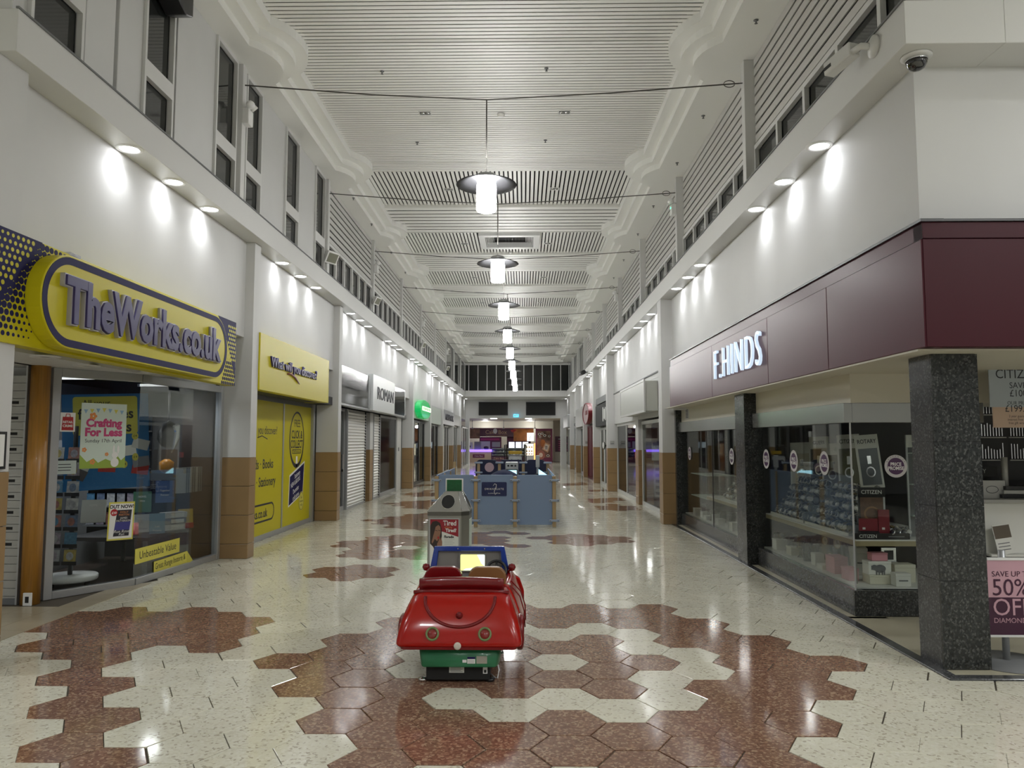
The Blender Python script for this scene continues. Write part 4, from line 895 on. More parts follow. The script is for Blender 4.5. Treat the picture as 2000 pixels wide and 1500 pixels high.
q = thing('window_plinth', 'dark granite plinth under the near jeweller window', 'plinth', (3.03, 7.0, 0.0))
MB().box(0, 0.10, 0, 2.76, 0.006, 0.235).build('side_slab', GRANITEP, q, 0.004); MB().box(0.0, 1.27, -0.03, -0.001, 0.006, 0.235).build('front_slab', GRANITE, q, 0.004)
box('core', DARKIN, q, 0.101, 1.2, 0.0, 2.76, 0.006, 0.225)
q = thing('window_plinth', 'dark granite plinth under the far jeweller window', 'plinth', (3.03, 10.26, 0.0))
MB().box(0, 0.10, 0, 4.1, 0.006, 0.235).build('side_slab', GRANITEP, q, 0.004); box('core', DARKIN, q, 0.101, 1.4, 0.0, 4.1, 0.006, 0.225)
# glazing
q = thing('shop_window', 'near jeweller display window of frameless glass turning the corner', 'shop window', F((3.05, 9.78, 0.236), RIGHTW))
box('pane', GLASS, q, 0, 2.77, 0, 1.535, -0.012, -0.004)
Mi = F((3.05, 9.78, 0.236), RIGHTW).inverted() @ F((3.05, 7.0, 0.236), CAMW)
o = MB().box(0.012, 1.2, 0, 1.535, -0.012, -0.004).build('pane', GLASS, q); o.matrix_local = Mi
box('corner_joint', ALU, q, 2.772, 2.785, 0, 1.54, -0.012, 0.0)
q = thing('shop_window', 'far jeweller display window of two frameless panes', 'shop window', F((3.05, 14.40, 0.236), RIGHTW))
box('pane', GLASS, q, 0.05, 2.28, 0, 1.535, -0.012, -0.004); box('pane', GLASS, q, 2.30, 4.16, 0, 1.535, -0.012, -0.004); box('joint', BLACK, q, 2.28, 2.30, 0, 1.54, -0.014, -0.002)
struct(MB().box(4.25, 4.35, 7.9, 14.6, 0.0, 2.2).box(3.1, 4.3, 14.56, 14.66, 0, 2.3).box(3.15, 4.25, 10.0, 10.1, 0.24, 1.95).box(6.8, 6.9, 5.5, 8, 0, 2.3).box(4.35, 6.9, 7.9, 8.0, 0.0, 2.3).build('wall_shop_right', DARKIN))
# shelves and bases
SHELFM = mat('shelf_wood', (0.36, 0.30, 0.17), 0.4); FELT = mat('display_white', (0.74, 0.74, 0.70), 0.6)
def shelf(label, x0, x1, y0, y1, z, dep):
    q = thing('display_shelf', label, 'shelf', (x0, y0, z))
    box('board', FELT, q, 0, x1-x0, 0, y1-y0, -0.012, 0.0); box('front_edge', SHELFM, q, 0, 0.02, 0, y1-y0, -0.06, -0.012); box('near_edge', SHELFM, q, 0.02, x1-x0, 0, 0.02, -0.06, -0.012)
    box('bracket', STEEL, q, 0.04, 0.055, 0.12, 0.135, -(z-0.252), -0.06); 
    return q
shelf('cream-topped display shelf across the near jeweller window', 3.12, 4.2, 7.10, 9.7, 0.68, 1)
shelf('cream-topped display shelf across the far jeweller window', 3.12, 4.2, 10.4, 12.8, 0.68, 1)
for a, b, lb in ((7.06, 9.74, 'near'), (10.32, 14.38, 'far')):
    q = thing('window_platform', 'white display base board inside the %s jeweller window' % lb, 'display base', (3.10, a, 0.236)); box('board', FELT, q, 0, 1.1, 0, b-a, 0, 0.014)
# watches on C-shaped stands
WM = [mat('watch_steel', (0.85, 0.86, 0.88), 0.22, 1.0), mat('watch_gold', (0.55, 0.42, 0.2), 0.2, 1.0), mat('watch_strap', (0.03, 0.03, 0.04), 0.4)]
WF = [mat('watch_face', (0.03, 0.035, 0.05), 0.15), mat('watch_face_pale', (0.6, 0.6, 0.58), 0.2)]
band_me = [MB().tube([(0, 0.034*math.cos(a), 0.034*math.sin(a)+0.034) for a in [2*PI*k/12 for k in range(12)]], 0.0085, 5, True).mesh('strap', m_) for m_ in WM]
face_me = [MB().lathe([(0.019, 0), (0.021, 0.006), (0.016, 0.010), (0.0, 0.010)], 14).mesh('face', [WM[0]]) for _ in (0, 1)]
dial_me = [MB().lathe([(0.0, 0.0105), (0.016, 0.0105), (0.016, 0.009)], 14, cap=False).mesh('dial', m_) for m_ in WF]
stand_me = MB().prism([(-0.03, 0), (0.03, 0), (0.02, 0.05), (-0.02, 0.05)], -0.02, 0.02, Matrix.Rotation(PI/2, 4, 'X')).mesh('stand', FELT)
random.seed(3)
def watch(x, y, z, group, label, yaw):
    w_ = thing('wristwatch', label, 'watch', Matrix.Translation((x, y, z)) @ Matrix.Rotation(yaw, 4, 'Z') @ Matrix.Scale(1.35, 4), group)
    k = random.choice((0, 0, 0, 1, 2)); link('strap', band_me[k], w_, Matrix.Translation((0, 0, 0.004)))
    fm = Matrix.Translation((0, -0.036, 0.045)) @ Matrix.Rotation(PI/2-0.4, 4, 'X')
    link('face', face_me[0], w_, fm); link('dial', dial_me[random.randint(0, 1)], w_, fm)
step_x = [3.22, 3.34, 3.46, 3.58, 3.70]; step_z = [0.70, 0.78, 0.86, 0.94, 1.02]
STEPM = mat('stand_grey', (0.26, 0.30, 0.34), 0.5)
def risers(label, y0, y1):
    q = thing('watch_stand', label, 'display stand', (3.16, y0, 0.681))
    for k in range(5): box('step', STEPM, q, 0.0+0.07*k, 0.07+0.07*k, 0, y1-y0, 0, 0.018+0.09*k)
    box('front_strip', FELT, q, -0.012, -0.001, 0, y1-y0, 0, 0.03)
    return q
risers('grey stepped watch stand at the near end of the near window', 7.35, 8.45); risers('grey stepped watch stand at the far end of the near window', 8.52, 9.60)
risers('grey stepped watch stand in the far window by the granite column', 10.55, 12.0)
for a, b, grp, lb in ((7.40, 8.42, 'watches on the nearest stepped stand', 'small metal wristwatch among those on the nearest stepped stand'), (8.56, 9.58, 'watches on the second stepped stand', 'small metal wristwatch among those on the second stepped stand'), (10.6, 11.95, 'watches on the far window stand', 'small dark wristwatch among those in the far jeweller window')):
    n = int((b-a)/0.085)
    for r in range(5):
        for k in range(n):
            watch(3.195+0.07*r+random.uniform(-0.008, 0.008), a+0.085*k+random.uniform(-0.015, 0.015), 0.70+0.09*r, grp, lb, -PI/2+random.uniform(0.1, 0.7))
# leaning watch posters behind the stands
def lean_panel(label, x, y, z, w_, h_, title, pic, rot, roll, ink=INK, frame=FELT):
    q = thing('watch_poster', label, 'poster', F((x, y, z), (math.cos(rot), math.sin(rot))) @ Matrix.Rotation(roll, 4, 'Z') @ Matrix.Rotation(-0.1, 4, 'X'), 'watch posters in the jeweller window')
    box('board', frame, q, -w_/2, w_/2, 0, h_, -0.012, 0.0); box('picture', pic, q, -w_/2+0.02, w_/2-0.02, 0.03, h_*0.74, 0.0, 0.002)
    if title: text(q, title, w_*0.26, ink, 0, h_*0.87, 0.002, bold=0.001, sx=0.8)
    ring2(ellipse(0, h_*0.3, w_*0.2, w_*0.24, 20), ellipse(0, h_*0.3, w_*0.15, w_*0.18, 20), 0.002, 0.004).build('watch_print', WM[0], q)
    box('strap_print', WM[0], q, -w_*0.08, w_*0.08, h_*0.45, h_*0.6, 0.002, 0.004)
    return q
PD = mat('poster_slate', (0.10, 0.115, 0.13), 0.3); PK = mat('poster_brown', (0.11, 0.085, 0.06), 0.3); PGN = mat('poster_olive', (0.16, 0.16, 0.09), 0.3)
lean_panel('leaning grey watch poster headed ROTARY at the window corner', 3.46, 7.45, 1.14, 0.22, 0.53, 'ROTARY', PD, -0.15, 0.08)
lean_panel('leaning olive watch poster headed CITIZEN beside the corner joint', 3.57, 8.22, 1.08, 0.24, 0.60, 'CITIZEN', PGN, -0.75, 0.06)
lean_panel('leaning brown watch poster third from the window corner', 3.57, 8.68, 1.06, 0.24, 0.52, '', PK, -0.8, 0.05)
lean_panel('leaning black watch poster fourth from the window corner', 3.57, 9.08, 1.08, 0.24, 0.58, 'GUESS', BLACK, -0.8, 0.03)
lean_panel('leaning pale watch poster nearest the granite column', 3.55, 9.58, 1.04, 0.3, 0.55, '', CREAM, -0.8, 0.04)
# corner case: black framed advert, red boxes, name bar, cases
q = thing('advert_stand', 'black topped CITIZEN advert stand with a brown watch picture on the shelf', 'advert', F((3.33, 7.22, 0.80), (1, -0.06)))
box('board', BLACK, q, -0.12, 0.12, 0, 0.36, -0.02, 0.0); box('header', BLACKM, q, -0.125, 0.125, 0.27, 0.36, 0.0, 0.008); text(q, 'CITIZEN', 0.052, FELT, 0, 0.315, 0.009, bold=0.0005)
box('picture', mat('watch_brown', (0.12, 0.06, 0.035), 0.35, var=0.3, vscale=25), q, -0.105, 0.105, 0.0, 0.265, 0.0, 0.003); box('side_bar', ALU, q, 0.108, 0.125, -0.11, 0.27, -0.02, 0.004)
ring2(ellipse(0.0, 0.11, 0.075, 0.07, 24), ellipse(0.0, 0.11, 0.058, 0.054, 24), 0.003, 0.006).build('watch_print', mat('bronze', (0.30, 0.17, 0.09), 0.3, 0.6), q)
box('leg', ALU, q, -0.12, 0.12, -0.118, 0.0, -0.02, -0.004)
RB = mat('box_red', (0.20, 0.012, 0.02), 0.4)
for k, (x, y, w_, h_, lb) in enumerate(((3.27, 7.155, 0.17, 0.115, 'red lined open watch box on the black stand'), (3.415, 7.15, 0.10, 0.20, 'upright red watch box beside the open red box'))):
    q = thing('watch_box', lb, 'box', F((x, y, 0.682), (1, -0.1)))
    box('case', BLACK, q, -w_/2, w_/2, 0, 0.07 if k == 0 else 0.02, -0.06, 0.02); box('lining', RB, q, -w_/2, w_/2, 0.072 if k == 0 else 0.022, 0.072+h_, -0.03, -0.015); box('tag', FELT, q, -w_/2+0.03, -w_/2+0.055, 0.085, 0.105, -0.015, -0.012)
q = thing('name_bar', 'black CITIZEN name bar along the shelf front at the corner', 'sign', F((3.36, 7.118, 0.682), CAMW)); box('bar', BLACKM, q, -0.24, 0.27, 0, 0.055, -0.015, 0.0); text(q, 'CITIZEN', 0.045, FELT, -0.12, 0.027, 0.001); box('strapline', GREYIN, q, 0.07, 0.22, 0.02, 0.03, 0.0, 0.0012)
for k in range(7):
    watch(3.52+0.045*(k % 4), 7.16+0.07*(k//4)+0.02*k, 0.683, 'loose watches by the red boxes', 'small steel wristwatch among those beside the red watch boxes', -1.0+0.3*k)
q = thing('tower_case', 'glass-sided watch tower beside the corner pillar', 'display case', (3.72, 7.3, 0.682))
for dx in (0, 0.18): box('post', ALU, q, dx, dx+0.016, 0, 0.016, 0, 0.98)
box('back', GREYIN, q, 0.016, 0.18, 0.03, 0.035, 0, 0.98); box('header', FELT, q, 0.0, 0.2, -0.01, 0.0, 0.86, 0.98); 
for z in (0.2, 0.5, 0.8): box('shelf', PALE, q, 0.016, 0.18, -0.05, 0.03, z, z+0.008)
# price promise stickers
PPUR = mat('promise_purple', (0.06, 0.015, 0.075), 0.35); PRING = mat('promise_ring', (0.55, 0.53, 0.54), 0.4)
def promise(label, M, r_):
    q = thing('round_sticker', label, 'sticker', M, 'price promise stickers')
    flat('ring', PRING, q, ellipse(0, 0, r_, r_, 30), 0, 0.0015); flat('disc', PPUR, q, ellipse(0, 0, r_*0.74, r_*0.74, 30), 0.0015, 0.0025)
    text(q, 'PRICE', r_*0.42, WHITEP, 0, r_*0.16, 0.003, bold=0.001, sx=0.9); text(q, 'PROMISE', r_*0.42, WHITEP, 0, -r_*0.2, 0.003, bold=0.001, sx=0.85)
    tx = text_mesh('LOWEST', r_*0.16, INK)
    for k in range(9):
        a = PI*0.85-PI*0.7*k/8
        link('lettering', text_mesh('BESTPRICE'[k], r_*0.17, INK), q, Matrix.Translation((r_*0.86*math.cos(a), r_*0.86*math.sin(a), 0.003)) @ Matrix.Rotation(a-PI/2, 4, 'Z'))
promise('round purple price promise sticker on the corner pane facing the viewer', F((3.46, 6.988, 1.37), CAMW), 0.105)
for y, nm in ((7.6, 'nearest the corner'), (8.45, 'second from the corner'), (9.40, 'by the granite column')): promise('round purple price promise sticker on the near side pane, '+nm, F((3.046, y, 1.38), RIGHTW), 0.12)
for y, nm in ((10.95, 'near pane'), (13.7, 'distant pane')): promise('round purple price promise sticker on the far window, '+nm, F((3.046, y, 1.38), RIGHTW), 0.12)
# gifts on the base
def gift(label, x, y, z, sx_, sy_, sz_, m_, deco=None, rot=0.0):
    q = thing('gift_box', label, 'box', Matrix.Translation((x, y, z)) @ Matrix.Rotation(rot, 4, 'Z'), 'gift boxes in the jeweller window')
    MB().box(-sx_/2, sx_/2, -sy_/2, sy_/2, 0, sz_*0.8).build('carton', m_, q, 0.003); MB().box(-sx_/2-0.002, sx_/2+0.002, -sy_/2-0.002, sy_/2+0.002, sz_*0.8, sz_).build('lid', m_, q, 0.003)
    if deco:
        o = MB()
        if deco == 'elephant':
            o.prism(ellipse(0, 0, 0.055, 0.038, 20), 0, 0.002).prism(ellipse(-0.055, 0.012, 0.028, 0.026, 16), 0, 0.003)
            for dx in (-0.035, -0.01, 0.02, 0.04): o.prism(rect(dx-0.007, dx+0.007, -0.06, -0.02), 0, 0.002)
            o.prism(rect(-0.085, -0.073, -0.01, 0.03), 0, 0.002)
        else: o.prism(rect(-sx_*0.3, sx_*0.3, -0.006, 0.006), 0, 0.002)
        o = o.build('print', GREYIN, q); o.matrix_local = F((0, -sy_/2-0.001, sz_*0.45), CAMW)
    return q
ZB = 0.251
BPINK = mat('gift_pink', (0.70, 0.32, 0.37), 0.5); BWH = mat('gift_white', (0.78, 0.78, 0.73), 0.5); BCR = mat('gift_cream', (0.66, 0.64, 0.52), 0.5)
gift('cream plinth box carrying the elephant box', 3.40, 7.28, ZB, 0.24, 0.16, 0.085, BCR)
gift('white gift box printed with a grey elephant', 3.385, 7.28, ZB+0.086, 0.22, 0.12, 0.125, BWH, 'elephant', 0.05)
gift('pink-lidded gift box on top of the elephant box', 3.40, 7.29, ZB+0.212, 0.15, 0.1, 0.075, BPINK)
gift('square white gift box at the front by the corner pillar', 3.54, 7.14, ZB, 0.14, 0.1, 0.12, BWH, 'line')
gift('tall cream box behind the square white gift box', 3.66, 7.36, ZB, 0.2, 0.14, 0.17, BCR)
gift('large pink gift box just inside the corner joint', 3.24, 7.85, ZB, 0.14, 0.22, 0.17, BPINK)
gift('small pink gift box in front of the large pink box', 3.20, 7.45, ZB, 0.10, 0.16, 0.12, BPINK)
gift('white gift box standing behind the pink boxes', 3.42, 7.75, ZB+0.0, 0.16, 0.14, 0.27, BWH, 'line', -0.3)
gift('small white box lying before the pink boxes', 3.19, 8.05, ZB, 0.1, 0.15, 0.05, BWH)
gift('upright white box beside the small clock', 3.22, 8.3, ZB, 0.1, 0.12, 0.13, BWH)
gift('white box in the middle of the window base', 3.24, 9.05, ZB, 0.14, 0.16, 0.10, BCR)
gift('white box near the granite column', 3.22, 9.5, ZB, 0.14, 0.16, 0.13, BWH)
def mclock(label, x, y, r_, m_, h_):
    q = thing('table_clock', label, 'clock', F((x, y, ZB), (0.35, -0.93)), 'clocks on the window base')
    box('body', m_, q, -r_*1.25, r_*1.25, 0, h_, -0.05, 0.0); flat('dial', FELT, q, ellipse(0, h_-r_*1.2, r_, r_, 20), 0, 0.004); ring2(ellipse(0, h_-r_*1.2, r_*1.08, r_*1.08, 20), ellipse(0, h_-r_*1.2, r_*0.95, r_*0.95, 20), 0, 0.008).build('bezel', WM[1], q)
    box('hand', INK, q, -0.002, 0.002, h_-r_*1.2, h_-r_*0.5, 0.004, 0.006); box('hand', INK, q, 0, r_*0.5, h_-r_*1.2-0.002, h_-r_*1.2+0.002, 0.004, 0.006)
mclock('tall dark wall clock with a pale dial leaning in the window base', 3.42, 8.25, 0.05, GREYIN, 0.30); mclock('dark square clock with a small dial near the pink boxes', 3.28, 8.10, 0.035, GREYIN, 0.17); mclock('dark box clock further along the window base', 3.45, 8.65, 0.045, GREYIN, 0.27)
CR = glassmat('crystal', (0.80, 0.82, 0.80), 1.6, 0.03)
vase_me = [MB().lathe([(0.03, 0), (0.035, 0.01), (0.012, 0.03), (0.012, 0.08), (0.035, 0.11), (0.04, 0.18), (0.03, 0.20), (0.026, 0.18)], 12, cap=False).mesh('bowl', CR), MB().lathe([(0.05, 0), (0.05, 0.16), (0.035, 0.20), (0.0, 0.215)], 14).mesh('bowl', CR)]
base_me = MB().lathe([(0.0, 0.0), (0.036, 0.0), (0.036, 0.006), (0.0, 0.008)], 12).mesh('foot', CHROME)
n = 0
for a, b, cnt, nm in ((8.5, 9.65, 14, 'near'), (10.5, 14.2, 22, 'far')):
    for k in range(cnt):
        q = thing('crystal_ornament', 'clear crystal ornament among those on the base of the %s jeweller window' % nm, 'ornament', (3.2+0.28*random.random(), a+(b-a)*k/cnt, ZB), 'crystal on the %s window base' % nm)
        link('bowl', vase_me[k % 2], q); link('foot', base_me, q)
for k in range(9):
    q = gift('small white card box among those along the base of the far window', 3.19+0.04*(k % 2), 10.6+0.4*k, ZB, 0.12, 0.18, 0.07+0.03*(k % 3), FELT)
q = thing('photo_frame', 'small bright silver photo frame beside the tall cream box', 'frame', F((3.585, 7.44, ZB+0.17), CAMW)); ring2(rect(-0.08, 0.06, 0, 0.14), rect(-0.055, 0.035, 0.025, 0.115), 0, 0.015).build('frame', CHROME, q); box('picture', GREYIN, q, -0.055, 0.035, 0.025, 0.115, 0.002, 0.006)
q = thing('glass_shelf_unit', 'glass shelves with small ornaments at the far end of the jeweller window', 'shelf unit', (3.15, 12.9, 0.25))
for z in (0.35, 0.75): box('shelf', PALE, q, 0, 0.5, 0, 1.2, z, z+0.012)
for y in (0.0, 1.19): box('side', GLASS, q, 0, 0.5, y, y+0.008, 0, 1.4)
q = thing('vent_grille', 'small white slotted vent over the far jeweller window', 'vent', F((3.055, 13.9, 2.02), RIGHTW))
box('plate', TRIMW, q, -0.12, 0.12, 0, 0.18, -0.01, 0.002)
for k in range(6): box('slot', BLACK, q, -0.1, 0.1, 0.012+0.028*k, 0.03+0.028*k, 0.002, 0.003)
# shop entrance beyond the pillar
q = thing('sale_sign', 'floor-standing pink and plum sign offering fifty percent off diamonds', 'sign', (3.80, 5.52, 0.006))
MB().lathe([(0, 0), (0.30, 0), (0.30, 0.008), (0.03, 0.02), (0, 0.02)], 32, Matrix.Translation((-0.30, 0.05, 0))).build('base', GREYIN, q); MB().tube([(-0.30, 0.05, 0.015), (-0.30, 0.05, 0.80)], 0.024, 12).build('pole', ALU, q)
Ms = Matrix.Rotation(0, 4, 'Z')
PSALE = mat('sale_pink', (0.48, 0.28, 0.33), 0.35); PPLUM = mat('sale_plum', (0.045, 0.008, 0.03), 0.3)
box('pink_panel', PSALE, q, -0.44, 0.36, 0.0, 0.015, 0.47, 0.735); box('plum_panel', PPLUM, q, -0.44, 0.36, 0.0, 0.015, 0.205, 0.469); box('rail', TRIMW, q, -0.44, 0.36, -0.006, 0.02, 0.735, 0.752); box('rail', TRIMW, q, -0.44, 0.36, -0.006, 0.02, 0.19, 0.205)
Fq = F((0, -0.001, 0), CAMW)
def qtext(s_, size, m_, x, z, **k):
    o = text(q, s_, size, m_, 0, 0, 0, align='LEFT', **k); o.matrix_local = F((x, -0.002, z), CAMW)
qtext('SAVE UP TO', 0.055, PPLUM, -0.41, 0.635); qtext('50%', 0.17, PPLUM, -0.415, 0.535, sx=0.95); qtext('OFF', 0.17, PSALE, -0.415, 0.395, sx=0.95); qtext('DIAMONDS', 0.05, PSALE, -0.41, 0.305)
q = thing('hanging_poster', 'hanging watch offer poster above the jeweller entrance counter', 'poster', F((4.40, 6.6, 1.99), CAMW))
SIL = mat('offer_silver', (0.36, 0.40, 0.44), 0.35); SAL = mat('offer_peach', (0.50, 0.36, 0.27), 0.4)
box('upper_sheet', SIL, q, -0.29, 0.29, -0.09, 0.28, 0, 0.006); box('lower_sheet', SAL, q, -0.27, 0.29, -0.27, -0.09, 0, 0.006)
for s_, size, y, m_ in (('CITIZEN', 0.115, 0.20, INK), ('SAVE', 0.075, 0.10, INK), ('£100', 0.085, 0.03, INK), ('OUR PRICE', 0.045, -0.055, INK), ('£199.00', 0.085, -0.105, INK), ('2 year guarantee', 0.03, -0.17, INK), ('interest free credit', 0.03, -0.20, INK), ('free gift wrapping', 0.03, -0.23, INK)):
    text(q, s_, size, m_, -0.04, y, 0.007, sx=0.9)
MB().tube([(-0.17, 0.28, 0.003), (-0.17, 0.33, 0.003)], 0.002, 4).tube([(0.1, 0.28, 0.003), (0.1, 0.33, 0.003)], 0.002, 4).build('hooks', CHROME, q)
q = thing('counter', 'white jeweller counter standing behind the sale sign', 'counter', (4.45, 7.35, 0.006))
box('front', FELT, q, 0, 2.2, 0, 0.02, 0.52, 1.0); box('top', SHUT, q, -0.03, 2.2, -0.03, 0.45, 1.0, 1.03); box('shelf', FELT, q, 0, 2.2, -0.12, 0.0, 0.50, 0.52); box('kick', DARKIN, q, 0.05, 2.2, 0.1, 0.12, 0, 0.5)
q = thing('leaflet', 'folded brochure leaning on the counter front', 'leaflet', F((4.60, 7.235, 0.53), (1, 0.1)) @ Matrix.Rotation(-0.12, 4, 'X') @ Matrix.Rotation(0.12, 4, 'Z')); box('sheet', FELT, q, -0.09, 0.09, 0, 0.28, 0, 0.006); box('picture', PK, q, -0.085, 0.085, 0.15, 0.27, 0.006, 0.007)
for k in range(3): box('text_line', GREYIN, q, -0.07, 0.05, 0.04+0.03*k, 0.048+0.03*k, 0.006, 0.007)
q = thing('till_tray', 'black jewellery display trays lying on the white counter', 'tray', (4.75, 7.5, 1.04)); 
for k in range(3): box('pad', (BLACK, SHUT, BLACK)[k], q, 0.02*k, 0.5+0.02*k, 0.0, 0.2, 0.04*k, 0.035+0.04*k)
MB().tube([(0.1, 0.1, 0.115), (0.1, 0.1, 0.4)], 0.03, 8).build('post', SHUT, q)
q = thing('name_sign', 'black shelf sign with silver letters KNY cut by the pillar', 'sign', F((4.35, 7.6, 1.30), CAMW)); q['label'] = 'black shelf sign with spaced silver letters beside the corner pillar'
box('board', BLACKM, q, 0.05, 0.42, -0.045, 0.045, 0, 0.01); text(q, 'D K N Y', 0.06, SHUT, 0.2, 0, 0.011); box('leg', BLACKM, q, 0.1, 0.12, -0.27, -0.045, 0, 0.01)
q = thing('picture_card', 'grey card with a drawn ring standing on the counter', 'card', F((4.57, 7.55, 1.03), CAMW)); box('sheet', SHUT, q, -0.02, 0.24, 0, 0.18, 0, 0.008)
MB().tube([(0.11+0.06*math.cos(a), 0.09+0.035*math.sin(a), 0.01) for a in [2*PI*k/16 for k in range(16)]], 0.003, 4, True).build('ring_print', GREYIN, q)
q = thing('display_rack', 'dark wall rack of hanging chains behind the counter', 'rack', (4.42, 7.86, 1.2)); box('board', DARKIN, q, 0, 2.0, 0, 0.03, 0, 0.92)
for r in range(3):
    for c in range(4): box('rail', SHUT, q, 0.03+0.3*c, 0.30+0.3*c, -0.05, -0.035, 0.20+0.235*r, 0.21+0.235*r)
rn = random.Random(4)
for r in range(3):
    for c in range(4):
        mb = MB()
        for k in range(8): mb.box(0.05+0.3*c+0.03*k, 0.058+0.3*c+0.03*k, -0.04, -0.034, 0.22+0.235*r, 0.22+0.235*r+rn.uniform(0.08, 0.17))
        mb.build('chains', WM[0], q)
# ---------------------------------------------------------------- vacant unit and the others beyond
q = thing('blank_sign_box', 'large blank cream sign box projecting over the vacant unit', 'shop sign', F((2.62, 20.0, 2.26), RIGHTW))
MB().box(0, 3.9, 0, 0.66, -0.3, 0).build('box', mat('blank_sign', (0.52, 0.53, 0.49), 0.4), q, 0.006); ring2(rect(-0.03, 3.93, -0.03, 0.69), rect(0.02, 3.88, 0.02, 0.64), -0.02, 0.012).build('rim', TRIMW, q)
struct(MB().box(2.935, 3.1, 15.0, 24.0, 2.15, 3.1).build('trim_8', WHITE)); struct(MB().box(2.90, 2.94, 15.0, 23.9, 3.1, 3.125).build('trim_9', GREYIN))
d = shopdoor('wide glazed vacant shop panel reflecting the tiled pillars', 3.0, 23.9, 19.6, 2.15, glassmat('grey_tint', (0.42, 0.47, 0.47), 1.0), TRIMW, RIGHTW, mull=2, fw=0.08)
box('call_point', REDP, d, 4.08, 4.22, 1.15, 1.30, 0.001, 0.04)
d = shopdoor('narrow glazed door of the vacant unit beside the near white pillar', 3.0, 18.9, 15.0, 2.1, GLASS, TRIMW, RIGHTW, mull=1)
q = thing('window_poster', 'dark photo poster hung inside the narrow vacant shop door', 'poster', F((3.3, 17.5, 1.25), (0.7, -0.7)))
box('sheet', BLACK, q, -0.35, 0.35, 0.3, 0.75, 0, 0.01); box('sheet', PALE, q, -0.35, 0.35, -0.1, 0.25, 0, 0.01); box('sheet', SHUT, q, -0.3, 0.3, -0.95, -0.2, 0, 0.01)
for k in range(5): box('print', INK, q, -0.25, 0.1+0.03*k, -0.9+0.14*k, -0.83+0.14*k, 0.01, 0.011)
struct(MB().box(4.3, 4.5, 14.7, 50, 0, 2.6).box(2.94, 4.4, 24.0, 50, 2.5, 2.62).box(3.05, 4.4, 14.7, 24, 2.15, 2.3).build('wall_shop_right_2', GREYIN))
q = thing('shop_sign', 'narrow black framed sign with a white emblem over a pale door', 'shop sign', F((2.80, 28.6, 2.15), RIGHTW)); q['label'] = 'narrow black shop sign with white marks over a pale door'
box('panel', BLACKM, q, 0, 4.2, 0, 0.78, -0.1, 0.02); box('top_panel', GREYIN, q, 0, 4.2, 0.83, 1.05, -0.1, 0.0)
for k, (x, h_) in enumerate(((2.6, 0.5), (3.0, 0.35), (3.3, 0.45))): MB().prism(rrect(x, x+0.22, 0.39-h_/2, 0.39+h_/2, 0.08), 0.02, 0.03).build('mark', WHITEP, q)
d = shopdoor('pale framed doors under the narrow black sign', 2.95, 28.7, 24.4, 2.1, GLASS, TRIMW, RIGHTW, mull=3, fw=0.3); 
q = thing('round_badge', 'white round fitting with a black edge on the pale doors', 'badge', F((2.85, 26.2, 1.45), RIGHTW)); MB().prism(ellipse(0, 0, 0.3, 0.13, 24), 0.0, 0.03).build('rim', BLACK, q); MB().prism(ellipse(0.03, 0.01, 0.26, 0.11, 24), 0.03, 0.05).build('disc', WHITEP, q)
box('arm', BLACK, q, -0.03, 0.03, -0.03, 0.03, -0.13, 0.0)
q = thing('shop_sign', 'large round projecting sign in pale pink with a dark red rim', 'shop sign', F((2.83, 31.9, 2.78), RIGHTW))
MB().prism(ellipse(0, 0, 1.5, 0.44, 36), -0.1, 0.14).build('disc', mat('pale_pink', (0.42, 0.30, 0.31), 0.4), q, 0.02); ring2(ellipse(0, 0, 1.55, 0.46, 36), ellipse(0, 0, 1.4, 0.42, 36), 0.0, 0.17).build('rim', RB, q); box('bracket', RB, q, -0.6, 0.3, -0.2, 0.2, -0.3, -0.1); box('mark', RB, q, -0.3, 0.6, -0.05, 0.12, 0.14, 0.16)
REDD = mat('shopfront_red', (0.09, 0.005, 0.008), 0.5, spec=0.2)
d = shopdoor('dark red panelled shopfront under the round pink sign', 2.88, 33.4, 29.3, 2.28, REDD, REDD, RIGHTW, mull=2)
q = thing('shop_sign', 'plain grey projecting fascia beyond the round pink sign', 'shop sign', F((2.76, 38.2, 2.3), RIGHTW)); box('panel', SHUT, q, 0, 4.1, 0, 0.9, -0.1, 0.05)
shopdoor('grey framed glazed front under the plain grey fascia', 2.95, 38.2, 34.0, 2.3, GLASS, ALU, RIGHTW, mull=3)
shopdoor('distant glazed shopfront between the last right pillars', 2.95, 43.0, 38.7, 2.4, GLASS, ALU, RIGHTW, mull=3)
q = thing('shop_sign', 'boxed grey sign over the last right shopfront by the cafe', 'shop sign', F((2.62, 48.6, 2.45), RIGHTW)); MB().box(0, 4.6, 0, 0.75, -0.3, 0.0).build('panel', ALU, q, 0.02)
shopdoor('pale framed doors under the last boxed sign on the right', 2.9, 48.6, 43.6, 2.45, GLASS, TRIMW, RIGHTW, mull=3)
for y, nm in ((24.2, 'nearer'), (33.7, 'farther')):
    q = thing('wall_notice', 'small grey notice plate on the %s right pillar above its tiles' % nm, 'notice', F((2.76, y-0.29, 1.5), CAMW)); box('plate', SHUT, q, 0.02, 0.16, 0, 0.12, 0.0, 0.01); box('print', GREYIN, q, 0.04, 0.14, 0.02, 0.04, 0.01, 0.011)
